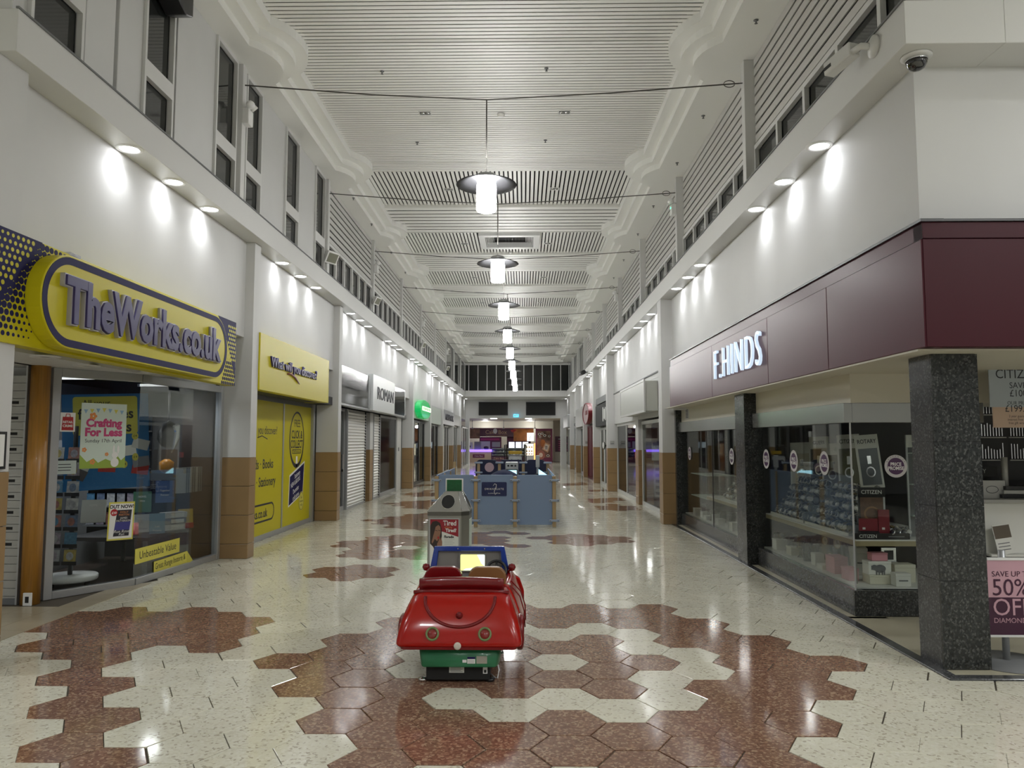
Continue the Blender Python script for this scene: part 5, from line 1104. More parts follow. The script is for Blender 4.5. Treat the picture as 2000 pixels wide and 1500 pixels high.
# ---------------------------------------------------------------- ceiling and ledge fittings
q = thing('bullet_sensor', 'white boxed beam sensor on a swan-neck bracket at the right ledge', 'sensor', F((2.70, 5.52, 4.62), RIGHTW))
MB().lathe([(0.085, 0), (0.085, 0.02), (0.04, 0.045), (0.0, 0.045)], 24).build('wall_plate', TRIMW, q)
MB().tube([(0, 0, 0.03), (-0.03, 0.02, 0.09), (-0.11, 0.02, 0.12)], 0.026, 10).build('bracket', TRIMW, q)
Mb = Matrix.Translation((-0.24, 0.03, 0.14)) @ Matrix.Rotation(0.12, 4, 'Z') @ Matrix.Rotation(0.3, 4, 'Y')
MB().box(-0.17, 0.13, -0.055, 0.06, -0.05, 0.05, Mb).build('housing', TRIMW, q, 0.008); MB().box(-0.16, -0.08, -0.02, 0.01, 0.05, 0.052, Mb).build('lens', BLACK, q)
q = thing('dome_camera', 'black glass dome security camera under the right ledge corner', 'security camera', (2.87, 5.26, 4.40))
MB().lathe([(0.105, 0), (0.105, -0.012), (0.075, -0.022), (0.0, -0.022)], 28).build('rim', TRIMW, q); MB().lathe([(0.072, -0.02), (0.07, -0.06), (0.05, -0.095), (0.02, -0.108), (0.0, -0.11)], 24).build('dome', mat('dome_black', (0.01, 0.01, 0.012), 0.05, coat=1), q)
MB().lathe([(0.074, -0.022), (0.076, -0.03), (0.074, -0.038)], 24, cap=False).build('collar', CHROME, q)
q = thing('bullet_camera', 'black bullet camera on the right ledge far down the hall', 'security camera', F((2.70, 31.2, 4.5), RIGHTW)); MB().tube([(0, 0, 0), (-0.1, 0, 0.15)], 0.04, 8).build('bracket', ALU, q); MB().tube([(-0.35, -0.03, 0.25), (0.15, 0.0, 0.15)], 0.09, 10).build('body', BLACK, q)
REC = mat('recess_metal', (0.6, 0.6, 0.58), 0.2, 0.9)
for k, (x, y) in enumerate([(-1.56, 11.45), (0.66, 11.45), (-1.56, 15.2), (0.66, 15.2), (-1.56, 19.5), (0.66, 19.5), (-1.56, 23.6), (0.66, 23.6), (-1.56, 28.0), (0.66, 28.0)]):
    z = ZS if k < 2 else ZS+0.055
    q = thing('recessed_light', 'unlit twin reflector light recessed in the slats, %s of the %s pair' % (('left', 'right')[k % 2], ('nearest', 'second', 'third', 'fourth', 'fifth')[k//2]), 'ceiling light', (x, y, z), 'unlit recessed ceiling lights')
    ring2(rect(-0.10, 0.10, -0.07, 0.07), rect(-0.085, 0.085, -0.055, 0.055), -0.008, 0.0).build('frame', TRIMW, q); box('back', BLACK, q, -0.085, 0.085, -0.055, 0.055, 0.0, 0.004)
    for s_ in (-1, 1): MB().lathe([(0.03, 0), (0.036, -0.006), (0.0, -0.001)], 14, Matrix.Translation((0.042*s_, 0, -0.001))).build('reflector', REC, q)
SPR = MB().lathe([(0.03, 0), (0.03, -0.006), (0.009, -0.008), (0.009, -0.04), (0.02, -0.042), (0.0, -0.046)], 10).mesh('head', GREYIN)
sk = [(CX+dx, y, ZS) for dx, y in ((-1.52, 10.1), (0.8, 10.05), (-1.38, 12.6), (0.86, 12.55))]+[(2.72, yy, 6.5) for yy in (8.35, 10.9, 12.8, 15.2, 17.3, 19.8, 22.0)]+[(-3.42, yy, 6.5) for yy in (14.6, 16.4, 18.9, 21.2, 23.4)]
for k, p_ in enumerate(sk):
    q = thing('sprinkler', 'tiny dark sprinkler head in the %s' % ('slatted ceiling above the nearest pendant' if k < 4 else 'flat right soffit' if k < 11 else 'flat left soffit'), 'sprinkler', p_, 'sprinklers in the '+('slats' if k < 4 else 'right soffit' if k < 11 else 'left soffit')); link('head', SPR, q)
for k, y in enumerate((11.5, 20.4, 24.6)):
    q = thing('smoke_detector', 'white round smoke detector on the ceiling centre line, %s from the viewer' % ('first', 'second', 'third')[k], 'detector', (CX+0.12, y, ZS if k == 0 else ZS+0.055), 'smoke detectors'); MB().lathe([(0.06, 0), (0.06, -0.02), (0.045, -0.045), (0.0, -0.05)], 20).build('housing', WHITEP, q)

# ---------------------------------------------------------------- end wall screens, cafe
for x0, x1, nm in ((-3.0, -1.03, 'left'), (0.18, 2.17, 'right')):
    q = thing('display_screen', 'switched-off black display screen on the end wall, the %s one' % nm, 'screen', F((x0, 49.995, 3.34), CAMW)); box('panel', BLACK, q, 0, x1-x0, 0, 0.91, 0, 0.06); box('glass', BLACKM, q, 0.04, x1-x0-0.04, 0.04, 0.87, 0.06, 0.065)
q = thing('exit_sign', 'small blue lit direction sign hanging between the two screens', 'sign', F((-0.48, 49.9, 3.22), CAMW)); box('panel', mat('sign_blue', (0.05, 0.35, 0.55), 0.4, emit=(0.1, 0.55, 0.85), es=0.9), q, -0.18, 0.18, 0, 0.2, 0, 0.04)
MB().prism(ellipse(-0.08, 0.1, 0.04, 0.06, 12), 0.04, 0.045).prism([(0.04, 0.05), (0.12, 0.16), (0.0, 0.16)], 0.04, 0.045).build('pictogram', WHITEP, q); box('hanger', ALU, q, -0.01, 0.01, 0.2, 0.24, 0.01, 0.03)
for x, nm in ((-2.05, 'left'), (0.36, 'right')):
    q = thing('strip_light', 'bright square ceiling light over the cafe entrance, %s' % nm, 'ceiling light', (x, 51.5, 3.2)); box('diffuser', mat('cafe_light', (1, 1, 1), 0.5, emit=(1, 0.98, 0.95), es=6), q, -0.22, 0.22, -0.5, 0.5, -0.03, 0.0); box('frame', TRIMW, q, -0.25, 0.25, -0.53, 0.53, 0.0, 0.02)
    spot('cafe_beam', (x, 51.5, 3.15), 120, 2.8, 0.6, 0.15)
    l_ = bpy.data.lights.new('cafe_wall_fill', 'POINT'); l_.energy = 30; l_.shadow_soft_size = 0.15; o_ = bpy.data.objects.new('cafe_wall_fill', l_); COL.objects.link(o_); o_.location = (x*1.5, 60.3, 2.75)  # added point light brightening the cafe back wall, without a fitting
struct(MB().box(-6.5, 6.5, 61.5, 61.7, 0, 3.3).box(-6.5, -6.3, 50.2, 61.5, 0, 3.3).box(6.3, 6.5, 50.2, 61.5, 0, 3.3).box(2.35, 6.3, 58.6, 58.7, 0, 3.3).build('wall_cafe', CREAM))
struct(MB().box(-6.5, 6.5, 50.3, 61.7, 3.22, 3.3).build('ceiling_cafe', CREAM))
CPUR = mat('cafe_purple', (0.075, 0.01, 0.04), 0.4); CMAG = mat('cafe_magenta', (0.16, 0.015, 0.07), 0.4); COR = mat('cafe_orange', (0.40, 0.13, 0.02), 0.45, var=0.5, vscale=2.5); CBRN = mat('cafe_photo', (0.20, 0.10, 0.07), 0.45, var=0.8, vscale=2.0)
NEON = mat('neon_violet', (0.3, 0.2, 0.9), 0.4, emit=(0.22, 0.12, 0.9), es=1.3); GOLD = mat('gold_letter', (0.45, 0.28, 0.16), 0.4)
q = thing('cafe_fascia', 'purple cafe fascia with pale lettering and food photographs above the counter', 'shop sign', F((-4.3, 57.6, 1.97), CAMW))
box('photo_panel', CBRN, q, 0, 0.95, -0.15, 0.62, 0, 0.1); box('name_panel', CPUR, q, 0.95, 3.55, 0, 0.60, 0, 0.14); box('food_panel', COR, q, 3.55, 5.1, -0.35, 0.6, 0, 0.1); box('top_rail', CMAG, q, 0, 5.1, 0.6, 0.66, 0, 0.12)
text(q, 'Cake Box', 0.42, GOLD, 2.2, 0.33, 0.145, sx=1.0); MB().tube([(1.4, 0.1, 0.15), (2.2, 0.04, 0.15), (3.1, 0.12, 0.15)], 0.02, 5).build('swoosh', GOLD, q)
flat('emblem', PRING, q, ellipse(2.13, 0.42, 0.16, 0.2, 16), 0.146, 0.16); MB().prism([(3.3, 0.5), (3.55, 0.55), (3.45, 0.3)], 0.15, 0.17).prism([(3.55, 0.55), (3.8, 0.5), (3.5, 0.3)], 0.15, 0.17).build('heart', REDP, q)
q = thing('cafe_wall_panel', 'tall magenta cafe panel printed with cake slices and a toast face', 'sign panel', F((0.95, 57.4, 0.0), CAMW)); q['label'] = 'tall magenta cafe panel printed with cakes and a square slice'
box('panel', CMAG, q, 0, 1.3, 0.0, 2.58, -0.1, 0.0); box('photo', CBRN, q, 0.1, 1.15, 0.35, 2.4, 0.0, 0.01)
for k, (x, y, r_) in enumerate(((0.3, 2.15, 0.12), (0.5, 2.2, 0.1), (0.7, 2.05, 0.12), (0.35, 1.95, 0.08), (1.05, 2.0, 0.1), (0.95, 0.5, 0.12))): flat('cup_print', PAPER, q, ellipse(x, y, r_, r_*0.8, 14), 0.01, 0.014); flat('cup_print', BLACK, q, ellipse(x, y, r_*0.6, r_*0.45, 14), 0.014, 0.016)
MB().prism([(0.5, 1.0), (0.95, 0.72), (1.12, 1.35), (0.75, 1.5)], 0.01, 0.016).build('slice_print', mat('toast', (0.55, 0.38, 0.25), 0.5), q); MB().prism([(0.62, 1.02), (0.9, 0.86), (1.02, 1.28), (0.78, 1.38)], 0.016, 0.02).build('slice_print', PAPER, q)
for k in range(3): box('print', INK, q, 0.72, 0.92, 1.0+0.1*k, 1.05+0.1*k, 0.02, 0.022)
flat('cake_print', COR, q, ellipse(0.55, 1.45, 0.2, 0.3, 18), 0.01, 0.013); flat('cake_print', mat('cake_pink', (0.35, 0.15, 0.12), 0.5), q, ellipse(0.4, 0.55, 0.32, 0.35, 20), 0.01, 0.013); flat('cake_print', PAPER, q, ellipse(0.4, 0.55, 0.15, 0.18, 20), 0.013, 0.015)
q = thing('counter', 'long pale cafe counter with a violet lit edge on the left', 'counter', (-5.6, 56.8, 0)); box('front', mat('counter_pale', (0.48, 0.36, 0.24), 0.4), q, 0, 3.15, 0, 0.05, 0.0, 0.78); box('lit_edge', NEON, q, 0, 3.2, -0.08, 0.6, 0.80, 0.98); box('name_plate', CMAG, q, 1.75, 2.65, -0.02, 0.0, 0.35, 0.62); text(q, 'Cake Box', 0.16, PRING, 0, 0, 0).matrix_local = F((2.2, -0.022, 0.48), CAMW)
q = thing('cake_counter', 'glass fronted cafe cake cabinet with purple base', 'counter', (-2.4, 56.6, 0)); box('base', CPUR, q, 0, 2.48, 0, 0.6, 0, 0.45); box('pane', GLASS, q, 0, 2.5, 0.0, 0.02, 0.45, 1.05); box('back', GREYIN, q, 0, 2.5, 0.55, 0.6, 0.45, 1.1)
text(q, 'Cake Box', 0.2, GOLD, 0, 0, 0).matrix_local = F((0.55, -0.003, 0.3), CAMW)
for z in (0.55, 0.78, 1.02): box('shelf', WHITEP, q, 0.02, 2.48, 0.05, 0.5, z, z+0.03)
random.seed(5)
CKS = [BOOKC[0], WHITEP, GREYIN, SHUT, BLACK]
for r in range(2):
    for k in range(9):
        c_ = thing('cake', 'small cake among those in the glass cafe cabinet', 'cake', (-2.25+0.26*k, 56.85, (0.58, 0.81)[r]), 'cakes in the cafe cabinet'); MB().lathe([(0.0, 0), (0.09, 0), (0.09, 0.09), (0.0, 0.1)], 12).build('sponge', random.choice(CKS), c_)
q = thing('drinks_display', 'brightly lit open drinks and cake fridge at the end of the cafe counter', 'fridge', (0.10, 56.5, 0)); box('cabinet', ALU, q, 0, 0.72, 0.02, 0.6, 0, 1.45); box('lit_back', mat('fridge_lit', (0.9, 0.85, 0.6), 0.5, emit=(1.0, 0.92, 0.65), es=1.2), q, 0.06, 0.66, 0.0, 0.02, 0.55, 1.4); box('edge', mat('neon_orange', (0.8, 0.3, 0.05), 0.4, emit=(1.0, 0.32, 0.08), es=1.6), q, 0.72, 0.80, 0.0, 0.1, 0.0, 1.45)
for z in (0.8, 1.1): box('shelf', WHITEP, q, 0.06, 0.66, -0.1, 0.0, z, z+0.02)
for z in (0.6, 0.82, 1.12):
    for x in (0.12, 0.3, 0.48): box('food', COR, q, x, x+0.12, -0.06, -0.01, z+0.005, z+0.09)
q = thing('menu_lightbox', 'white lit menu board hanging beside the cafe cake panel', 'menu board', F((0.30, 57.0, 1.62), CAMW)); box('panel', mat('menu_lit', (1, 1, 1), 0.5, emit=(1, 1, 1), es=1.3), q, 0, 0.5, 0, 0.62, 0, 0.05)
for k in range(4): box('print', INK, q, 0.1+0.03*k, 0.22+0.05*k, 0.1+0.12*k, 0.14+0.12*k, 0.05, 0.052)
q = thing('coffee_machine', 'square grey coffee machine on the violet lit counter', 'coffee machine', (-5.1, 57.0, 0.98)); box('body', GREYIN, q, 0, 0.9, 0, 0.4, 0, 0.62); box('panel', SHUT, q, 0.9, 1.2, 0, 0.4, 0.1, 0.55); box('spout', BLACK, q, 1.0, 1.08, -0.1, 0, 0.15, 0.3)
q = thing('drip_station', 'grey serving station with black taps on the cafe counter', 'coffee machine', (-3.75, 57.0, 0.98)); box('body', GREYIN, q, 0, 0.5, 0, 0.4, 0, 0.6); MB().lathe([(0.16, 0), (0.2, 0.12), (0.18, 0.22), (0, 0.26)], 14, Matrix.Translation((0.9, 0.2, 0))).build('kettle', BLACK, q)
q = thing('cafe_kiosk_back', 'magenta back unit with white menu sheets behind the cafe counter', 'shelf unit', (-3.5, 59.5, 0)); box('unit', CMAG, q, 0, 1.75, 0, 0.3, 0, 1.95); box('sheet', PAPER, q, 0.05, 0.85, -0.02, 0, 0.95, 1.6); box('sheet', SHUT, q, 1.0, 1.65, -0.02, 0, 1.15, 1.55); box('sheet', PINK, q, 0.1, 1.6, -0.02, 0, 1.68, 1.85)
q = thing('shelf_unit', 'lit white shelving behind the cafe cake cabinet', 'shelf unit', (-1.3, 59.5, 0)); box('unit', CPUR, q, 0, 1.9, 0, 0.3, 0, 2.0); 
for k in range(3): box('lit_sheet', mat('cool_lit', (0.8, 0.9, 1), 0.5, emit=(0.75, 0.9, 1.0), es=0.8), q, 0.15+0.55*k, 0.6+0.55*k, -0.02, 0, 0.95, 1.55)
box('header', CMAG, q, 0, 1.9, -0.03, 0, 1.6, 1.85); 
q = thing('notice_board', 'dark red notice board with rows of pale text on the far right wall', 'notice board', F((2.50, 58.55, 0.78), CAMW)); box('panel', CPUR, q, 0, 1.1, 0, 1.2, 0, 0.04)
for k in range(6): box('text_row', PINK if k < 5 else PRING, q, 0.25, 0.95-0.06*(k % 3), 0.12+0.17*k, 0.18+0.17*k, 0.04, 0.045)
for k, x in enumerate((-3.9, -1.5, 0.9)):
    q = thing('pendant_rod', 'thin hanging rod and lamp over the cafe fascia, %s' % ('left', 'middle', 'right')[k], 'lamp', (x, 57.0, 3.22)); MB().tube([(0, 0, 0), (0, 0, -0.55)], 0.02, 6).build('rod', ALU, q); MB().lathe([(0.03, -0.55), (0.1, -0.65), (0.0, -0.66)], 12).build('shade', ALU, q)

# ---------------------------------------------------------------- soft-play pen
PBL = mat('pen_blue', (0.205, 0.285, 0.44), 0.45); PNAVY = mat('pen_navy', (0.008, 0.012, 0.05), 0.4); PWOOD = mat('pen_post', (0.40, 0.29, 0.16), 0.5); CLIP = mat('clip_blue', (0.30, 0.36, 0.47), 0.4)
pen = thing('play_pen', 'pale blue panelled play pen with wooden posts across the hall', 'play pen', (0, 14.0, 0))
PX_ = [-1.62, -0.89, -0.155, 0.575]
def penpanel(name, m_, M, w_, h_, rnd=0.03):
    MB().prism(rrect(0.035, w_-0.035, 0.05, h_, rnd), -0.012, 0.012, M).build(name, m_, pen, 0.004)
def penclips(M, w_, hs):
    for z in hs:
        for x in (0.0, w_):
            pass
for k in range(3): penpanel('panel', PBL, F((PX_[k], 0, 0), CAMW), PX_[k+1]-PX_[k], 0.975)
def penpost(x, y, h_): MB().prism(rrect(x-0.035, x+0.035, y-0.035, y+0.035, 0.012, 3), 0, h_).build('post', PWOOD, pen)
for x in PX_: penpost(x, 0, 0.95)
YS = [0, 1.2, 2.4, 3.6]
for k in range(3):
    for x in (PX_[0], PX_[3]): penpanel('side_panel', PBL, F((x, YS[k], 0), (0, 1)), 1.2, 0.975)
    for x in (PX_[0], PX_[3]): penpost(x, YS[k+1], 0.95 if k < 2 else 1.12)
BX_ = [-1.16, -0.56, 0.0, 0.575]
for k in range(3): penpanel('back_panel', PNAVY, F((BX_[k], YS[3], 0), CAMW), BX_[k+1]-BX_[k], 1.17, 0.12 if k != 1 else 0.03)
for x in (-1.05, -0.56, 0.0): penpost(x, YS[3]-0.05, 1.12)
cm = MB().box(-0.095, 0.095, -0.055, -0.036, -0.022, 0.022).mesh('clip', CLIP, 0.008); bm_ = MB().lathe([(0.008, 0), (0.008, 0.006), (0, 0.008)], 8, Matrix.Rotation(PI/2, 4, 'X')).mesh('bolt', BLACK)
for x in PX_:
    for z in (0.13, 0.50, 0.875):
        c_ = link('clip', cm, pen, Matrix.Translation((x, 0, z)))
        for s_ in (-1, 1): link('bolt', bm_, c_, Matrix.Translation((0.07*s_, -0.055, 0)))
for x in (-1.05, -0.56, 0.0, 0.57):
    for z in (0.87, 1.1): link('clip', cm, pen, Matrix.Translation((x, YS[3]-0.05, z)))
for x in PX_: box('foot', STEEL, pen, x-0.03, x+0.03, -0.06, 0.06, 0, 0.012)
flat('badge', mat('pink_disc', (0.5, 0.36, 0.42), 0.4), pen, ellipse(0, 0, 0.11, 0.11, 24), 0.012, 0.016).matrix_local = F((-0.80, YS[3], 0.99), CAMW)
sg = thing('pen_sign', 'navy shopping centre name plate with a swan outline on the play pen', 'sign', F((-0.545, 13.987, 0.71), CAMW))
MB().prism(rrect(-0.235, 0.235, -0.13, 0.13, 0.02), 0, 0.006).build('plate', mat('plate_navy', (0.012, 0.02, 0.09), 0.35), sg)
text(sg, 'SWANSGATE', 0.052, WHITEP, 0, 0.0, 0.0065, space=1.25, sx=1.0); text(sg, 'SHOPPING CENTRE', 0.024, WHITEP, 0.0, -0.08, 0.0065, space=1.1)
MB().tube([(-0.02, 0.06, 0.008), (0.01, 0.10, 0.008), (0.04, 0.085, 0.008), (0.04, 0.05, 0.008), (0.02, 0.0, 0.008), (0.0, -0.05, 0.008), (0.02, -0.1, 0.008), (0.06, -0.06, 0.008)], [0.002, 0.0045, 0.0045, 0.005, 0.0045, 0.004, 0.004, 0.002], 6).build('swan_outline', WHITEP, sg)
# rides inside the pen
r1 = thing('ride_console', 'pale grey ride console with a lit blue screen inside the pen', 'kiddie ride', (-0.26, 16.9, 0))
CGREY = mat('console_grey', (0.45, 0.47, 0.48), 0.4)
MB().box(-0.145, 0.145, 0, 0.3, 0, 1.13).build('cabinet', CGREY, r1, 0.015); box('screen', mat('screen_cyan', (0.4, 0.7, 0.8), 0.2, emit=(0.35, 0.70, 0.85), es=1.1), r1, -0.11, 0.11, -0.008, 0, 0.78, 0.95); ring2(rect(-0.13, 0.13, 0.76, 0.97), rect(-0.11, 0.11, 0.78, 0.95), 0, 0.01).build('bezel', BLACK, r1).matrix_local = F((0, 0, 0), CAMW)
for x in (-0.08, 0.08): MB().lathe([(0.022, 0), (0.022, 0.008), (0, 0.01)], 12, F((x, -0.001, 1.05), CAMW)).build('button', BLACK, r1)
box('label', BLACK, r1, -0.03, 0.03, -0.002, 0, 1.03, 1.07)
r2 = thing('digger_ride', 'yellow and black digger ride standing behind the navy pen panels', 'kiddie ride', (-0.2, 18.6, 0))
MB().box(-0.3, 0.3, 0, 1.0, 0.1, 0.9).build('body', mat('digger_yellow', (0.45, 0.28, 0.01), 0.3), r2, 0.04); MB().box(-0.19, 0.19, 0, 0.3, 0.9, 1.26).build('front', BLACK, r2, 0.05); MB().prism(rrect(-0.165, 0.165, 1.02, 1.23, 0.04), 0, 0.02).build('face', CGREY, r2).matrix_local = F((0, -0.001, 0), CAMW)
for s_ in (-1, 1): MB().tube([(0.08*s_-0.05, -0.02, 1.10), (0.08*s_-0.01, -0.02, 1.15), (0.08*s_+0.04, -0.02, 1.12)], 0.01, 6).build('brow', BLACK, r2)
for s_ in (-1, 1): MB().tube([(0.27*s_, 0.3, 0.9), (0.27*s_, 0.3, 1.5), (0.23*s_, 0.8, 1.52), (0.23*s_, 0.9, 0.9)], 0.018, 8).build('roll_bar', BLACK, r2)
box('hazard_bar', mat('hazard', (0.5, 0.32, 0.02), 0.3), r2, -0.17, 0.17, 0.25, 0.3, 1.28, 1.36); box('wheels', BLACK, r2, -0.33, 0.33, 0.1, 1.1, 0, 0.25)
r3 = thing('sanitiser_stand', 'slim grey sanitiser dispenser stand by the right side of the pen', 'stand', (0.33, 17.2, 0)); box('pole', ALU, r3, -0.025, 0.025, 0, 0.05, 0, 1.05); MB().box(-0.045, 0.045, -0.05, 0.05, 1.0, 1.28).build('dispenser', CGREY, r3, 0.01); MB().lathe([(0.15, 0), (0.15, 0.01), (0.02, 0.03)], 20).build('base', ALU, r3); box('drip_tray', BLACK, r3, -0.06, 0.06, -0.1, 0.0, 0.82, 0.86)
r4 = thing('pen_ride', 'low rounded navy ride body inside the pen before the console', 'kiddie ride', (-0.42, 15.6, 0))
RNV = mat('ride_navy', (0.008, 0.012, 0.05), 0.85, spec=0.2)
MB().loft([[Vector((0.5*math.cos(a)*k, y, 0.15+(0.84*kk)*max(0, math.sin(a))**0.7)) for a in [PI*q_/12 for q_ in range(13)]] for y, k, kk in ((0, 0.85, 0.86), (0.2, 0.96, 0.94), (0.6, 1.0, 1.0), (0.9, 0.9, 0.93))], closed=True).build('body', RNV, r4); box('base', BLACK, r4, -0.4, 0.4, 0.1, 0.8, 0, 0.15)
r5 = thing('side_screen', 'small ride with a tilted lit screen by the right pen side', 'kiddie ride', (0.42, 15.6, 0)); MB().box(-0.1, 0.08, 0, 0.5, 0, 0.84).build('cabinet', CGREY, r5, 0.02); MB().prism([(-0.1, 0.84), (0.08, 0.84), (0.08, 0.90), (-0.1, 1.02)], 0, 0.03).build('screen', MATS['screen_cyan'], r5).matrix_local = F((0, 0.05, 0), CAMW)

# ---------------------------------------------------------------- recycling bin
bn = thing('recycling_bin', 'chamfered steel recycling bin with round openings and a tired poster', 'bin', Matrix.Translation((-0.945, 9.765, 0)) @ Matrix.Rotation(-0.03, 4, 'Z'))
def cham(l, r_, h_, c_): return [(-l, -h_), (r_-c_, -h_), (r_, -h_+c_), (r_, h_-c_), (r_-c_, h_), (-l, h_)]
MB().prism(cham(0.262, 0.255, 0.262, 0.09), 0.03, 0.66).build('body', STEEL, bn, 0.003); MB().prism(cham(0.25, 0.24, 0.25, 0.085), 0, 0.03).build('foot', BLACK, bn)
MB().prism(cham(0.264, 0.257, 0.264, 0.091), 0.66, 0.705).build('neck', mat('bin_band', (0.16, 0.155, 0.14), 0.4, 0.8), bn)
LO, HI = cham(0.270, 0.263, 0.270, 0.092), cham(0.065, 0.155, 0.11, 0.045)
MB().loft([[Vector((*p_, z_)) for p_ in q_] for q_, z_ in ((LO, 0.705), (LO, 0.715), (HI, 0.945), (cham(0.06, 0.15, 0.105, 0.043), 0.955))], smooth=False).build('pyramid_lid', STEEL, bn, 0.003)
for k in range(6): MB().tube([(*LO[k], 0.716), (*HI[k], 0.947)], 0.0055, 6).build('lid_seam', CHROME, bn)
for rz, cx_, run, off in ((0, -0.01, 0.16, 0.19), (PI/2, 0.0, 0.108, 0.209), (PI, -0.02, 0.16, 0.19)):
    Mh = Matrix.Rotation(rz, 4, 'Z') @ Matrix.Translation((cx_, -off, 0.83)) @ Matrix.Rotation(math.atan2(0.23, run), 4, 'X')
    ring2(ellipse(0, -0.005, 0.092, 0.108, 28), ellipse(0, -0.005, 0.083, 0.099, 28), 0, 0.008).build('hole_rim', CHROME, bn).matrix_local = Mh
    flat('hole', BLACKM, bn, ellipse(0, -0.005, 0.084, 0.1, 28), 0.001, 0.004).matrix_local = Mh
Mp = F((-0.048, -0.2635, 0.33), CAMW)
pp = lab(MB().box(-0.185, 0.185, -0.31, 0.29, 0, 0.004).build('poster_panel', mat('poster_red', (0.30, 0.012, 0.025), 0.4), bn), 'red and white poster of a yawning woman'); pp.matrix_local = Mp
fr_ = ring2(rect(-0.195, 0.195, -0.32, 0.30), rect(-0.18, 0.18, -0.305, 0.285), 0, 0.008).build('poster_frame', ALU, bn); fr_.matrix_local = Mp
MB().prism([(-0.18, -0.305), (0.18, -0.305), (0.18, 0.065), (-0.02, 0.13), (-0.18, 0.13)], 0.004, 0.0052).build('white_print', PAPER, pp)
HAIR = mat('hair_print', (0.03, 0.018, 0.015), 0.5); SKIN = mat('skin_print', (0.30, 0.155, 0.10), 0.5)
MB().prism([(-0.18, -0.2), (-0.18, 0.2), (-0.15, 0.255), (-0.10, 0.265), (-0.055, 0.24), (-0.035, 0.17), (-0.03, 0.08), (-0.04, -0.05), (-0.08, -0.12), (-0.13, -0.2)], 0.0052, 0.006).build('hair_print', HAIR, pp)
MB().prism([(-0.125, 0.13), (-0.11, 0.19), (-0.075, 0.215), (-0.05, 0.19), (-0.045, 0.13), (-0.05, 0.10), (-0.06, 0.06), (-0.09, 0.01), (-0.12, 0.04), (-0.15, -0.02), (-0.16, 0.0), (-0.14, 0.08)], 0.006, 0.0066).build('face_print', SKIN, pp)
MB().prism([(-0.09, -0.12), (-0.03, -0.14), (-0.025, 0.0), (-0.04, 0.065), (-0.05, 0.02), (-0.06, 0.07), (-0.07, 0.02), (-0.09, -0.02)], 0.0068, 0.0074).build('hand_print', SKIN, pp)
flat('mouth_print', REDP, pp, ellipse(-0.075, 0.055, 0.012, 0.018, 12), 0.0068, 0.0072)
for x in (-0.1, -0.06): flat('brow_print', HAIR, pp, [(x-0.016, 0.145), (x+0.014, 0.135), (x+0.014, 0.141), (x-0.016, 0.152)], 0.0068, 0.0072)
MB().prism([(-0.18, -0.305), (-0.18, -0.02), (-0.14, -0.06), (-0.10, -0.16), (-0.07, -0.305)], 0.0062, 0.007).build('shirt_print', WHITEP, pp)
text(pp, 'Tired', 0.085, WHITEP, 0.07, 0.235, 0.0055, bold=0.002, sx=0.9); text(pp, 'of being', 0.03, PEACH, 0.05, 0.185, 0.0055); text(pp, 'Tired?', 0.06, WHITEP, 0.085, 0.145, 0.0055, bold=0.002, sx=0.9); text(pp, 'Floradix', 0.045, INK, 0.06, 0.065, 0.0055, bold=0.002, sx=0.85)
for k in range(4): box('text_line', SHUT, pp, 0.0, 0.13-0.02*(k % 2), 0.03-0.02*k, 0.034-0.02*k, 0.0052, 0.0056)
MB().prism([(0.06, -0.17), (0.15, -0.17), (0.15, -0.07), (0.08, -0.06)], 0.0052, 0.006).build('pack_print', HAIR, pp); flat('pack_print', PAPER, pp, [(0.08, -0.15), (0.14, -0.16), (0.14, -0.09), (0.09, -0.08)], 0.006, 0.0065)
box('side_panel', PALE, bn, 0.255, 0.260, -0.15, 0.15, 0.06, 0.60)
ts = MB().box(-0.07, 0.16, -0.012, 0.012, 0.945, 1.115).build('sign_frame', WHITEP, bn, 0.004); pass
box('sign_face', mat('bin_green', (0.005, 0.11, 0.03), 0.4, var=0.2, vscale=30), bn, -0.098, 0.098, -0.0135, -0.0125, 0.955, 1.10).matrix_local = Matrix.Translation((0.045, -0.0135, 1.0275))

# ---------------------------------------------------------------- red car ride
car = thing('car_ride', 'glossy red coin-operated toy car ride with green base, seen from behind', 'kiddie ride', (-0.425, 4.95, 0))
# outline of the body: (y, half width low, half width high, z bottom, z top)
def section(y, wl, wh, zb, zt, n=10, crown=0.02):
    pts = []
    side = [(wl, zb), (wl*1.0, zb+0.04), (wl*0.985, zb+(zt-zb)*0.25), (wl*0.94+wh*0.06, zb+(zt-zb)*0.5), (wl*0.6+wh*0.4, zb+(zt-zb)*0.78), (wh, zt-0.03), (wh-0.03, zt)]
    for x, z in side: pts.append(Vector((x, y, z)))
    for k in range(1, 6): t_ = k/6; pts.append(Vector(((wh-0.03)*(1-2*t_), y, zt+crown*math.sin(PI*t_))))
    for x, z in reversed(side): pts.append(Vector((-x, y, z)))
    return pts
RP = [(0.256, 0.020, 0.395), (0.262, 0.004, 0.410), (0.275, 0.0, 0.415), (0.30, 0.002, 0.413), (0.36, 0.018, 0.403), (0.42, 0.042, 0.387), (0.48, 0.074, 0.364), (0.53, 0.112, 0.341), (0.558, 0.150, 0.325), (0.573, 0.190, 0.313), (0.579, 0.225, 0.305), (0.582, 0.27, 0.295)]
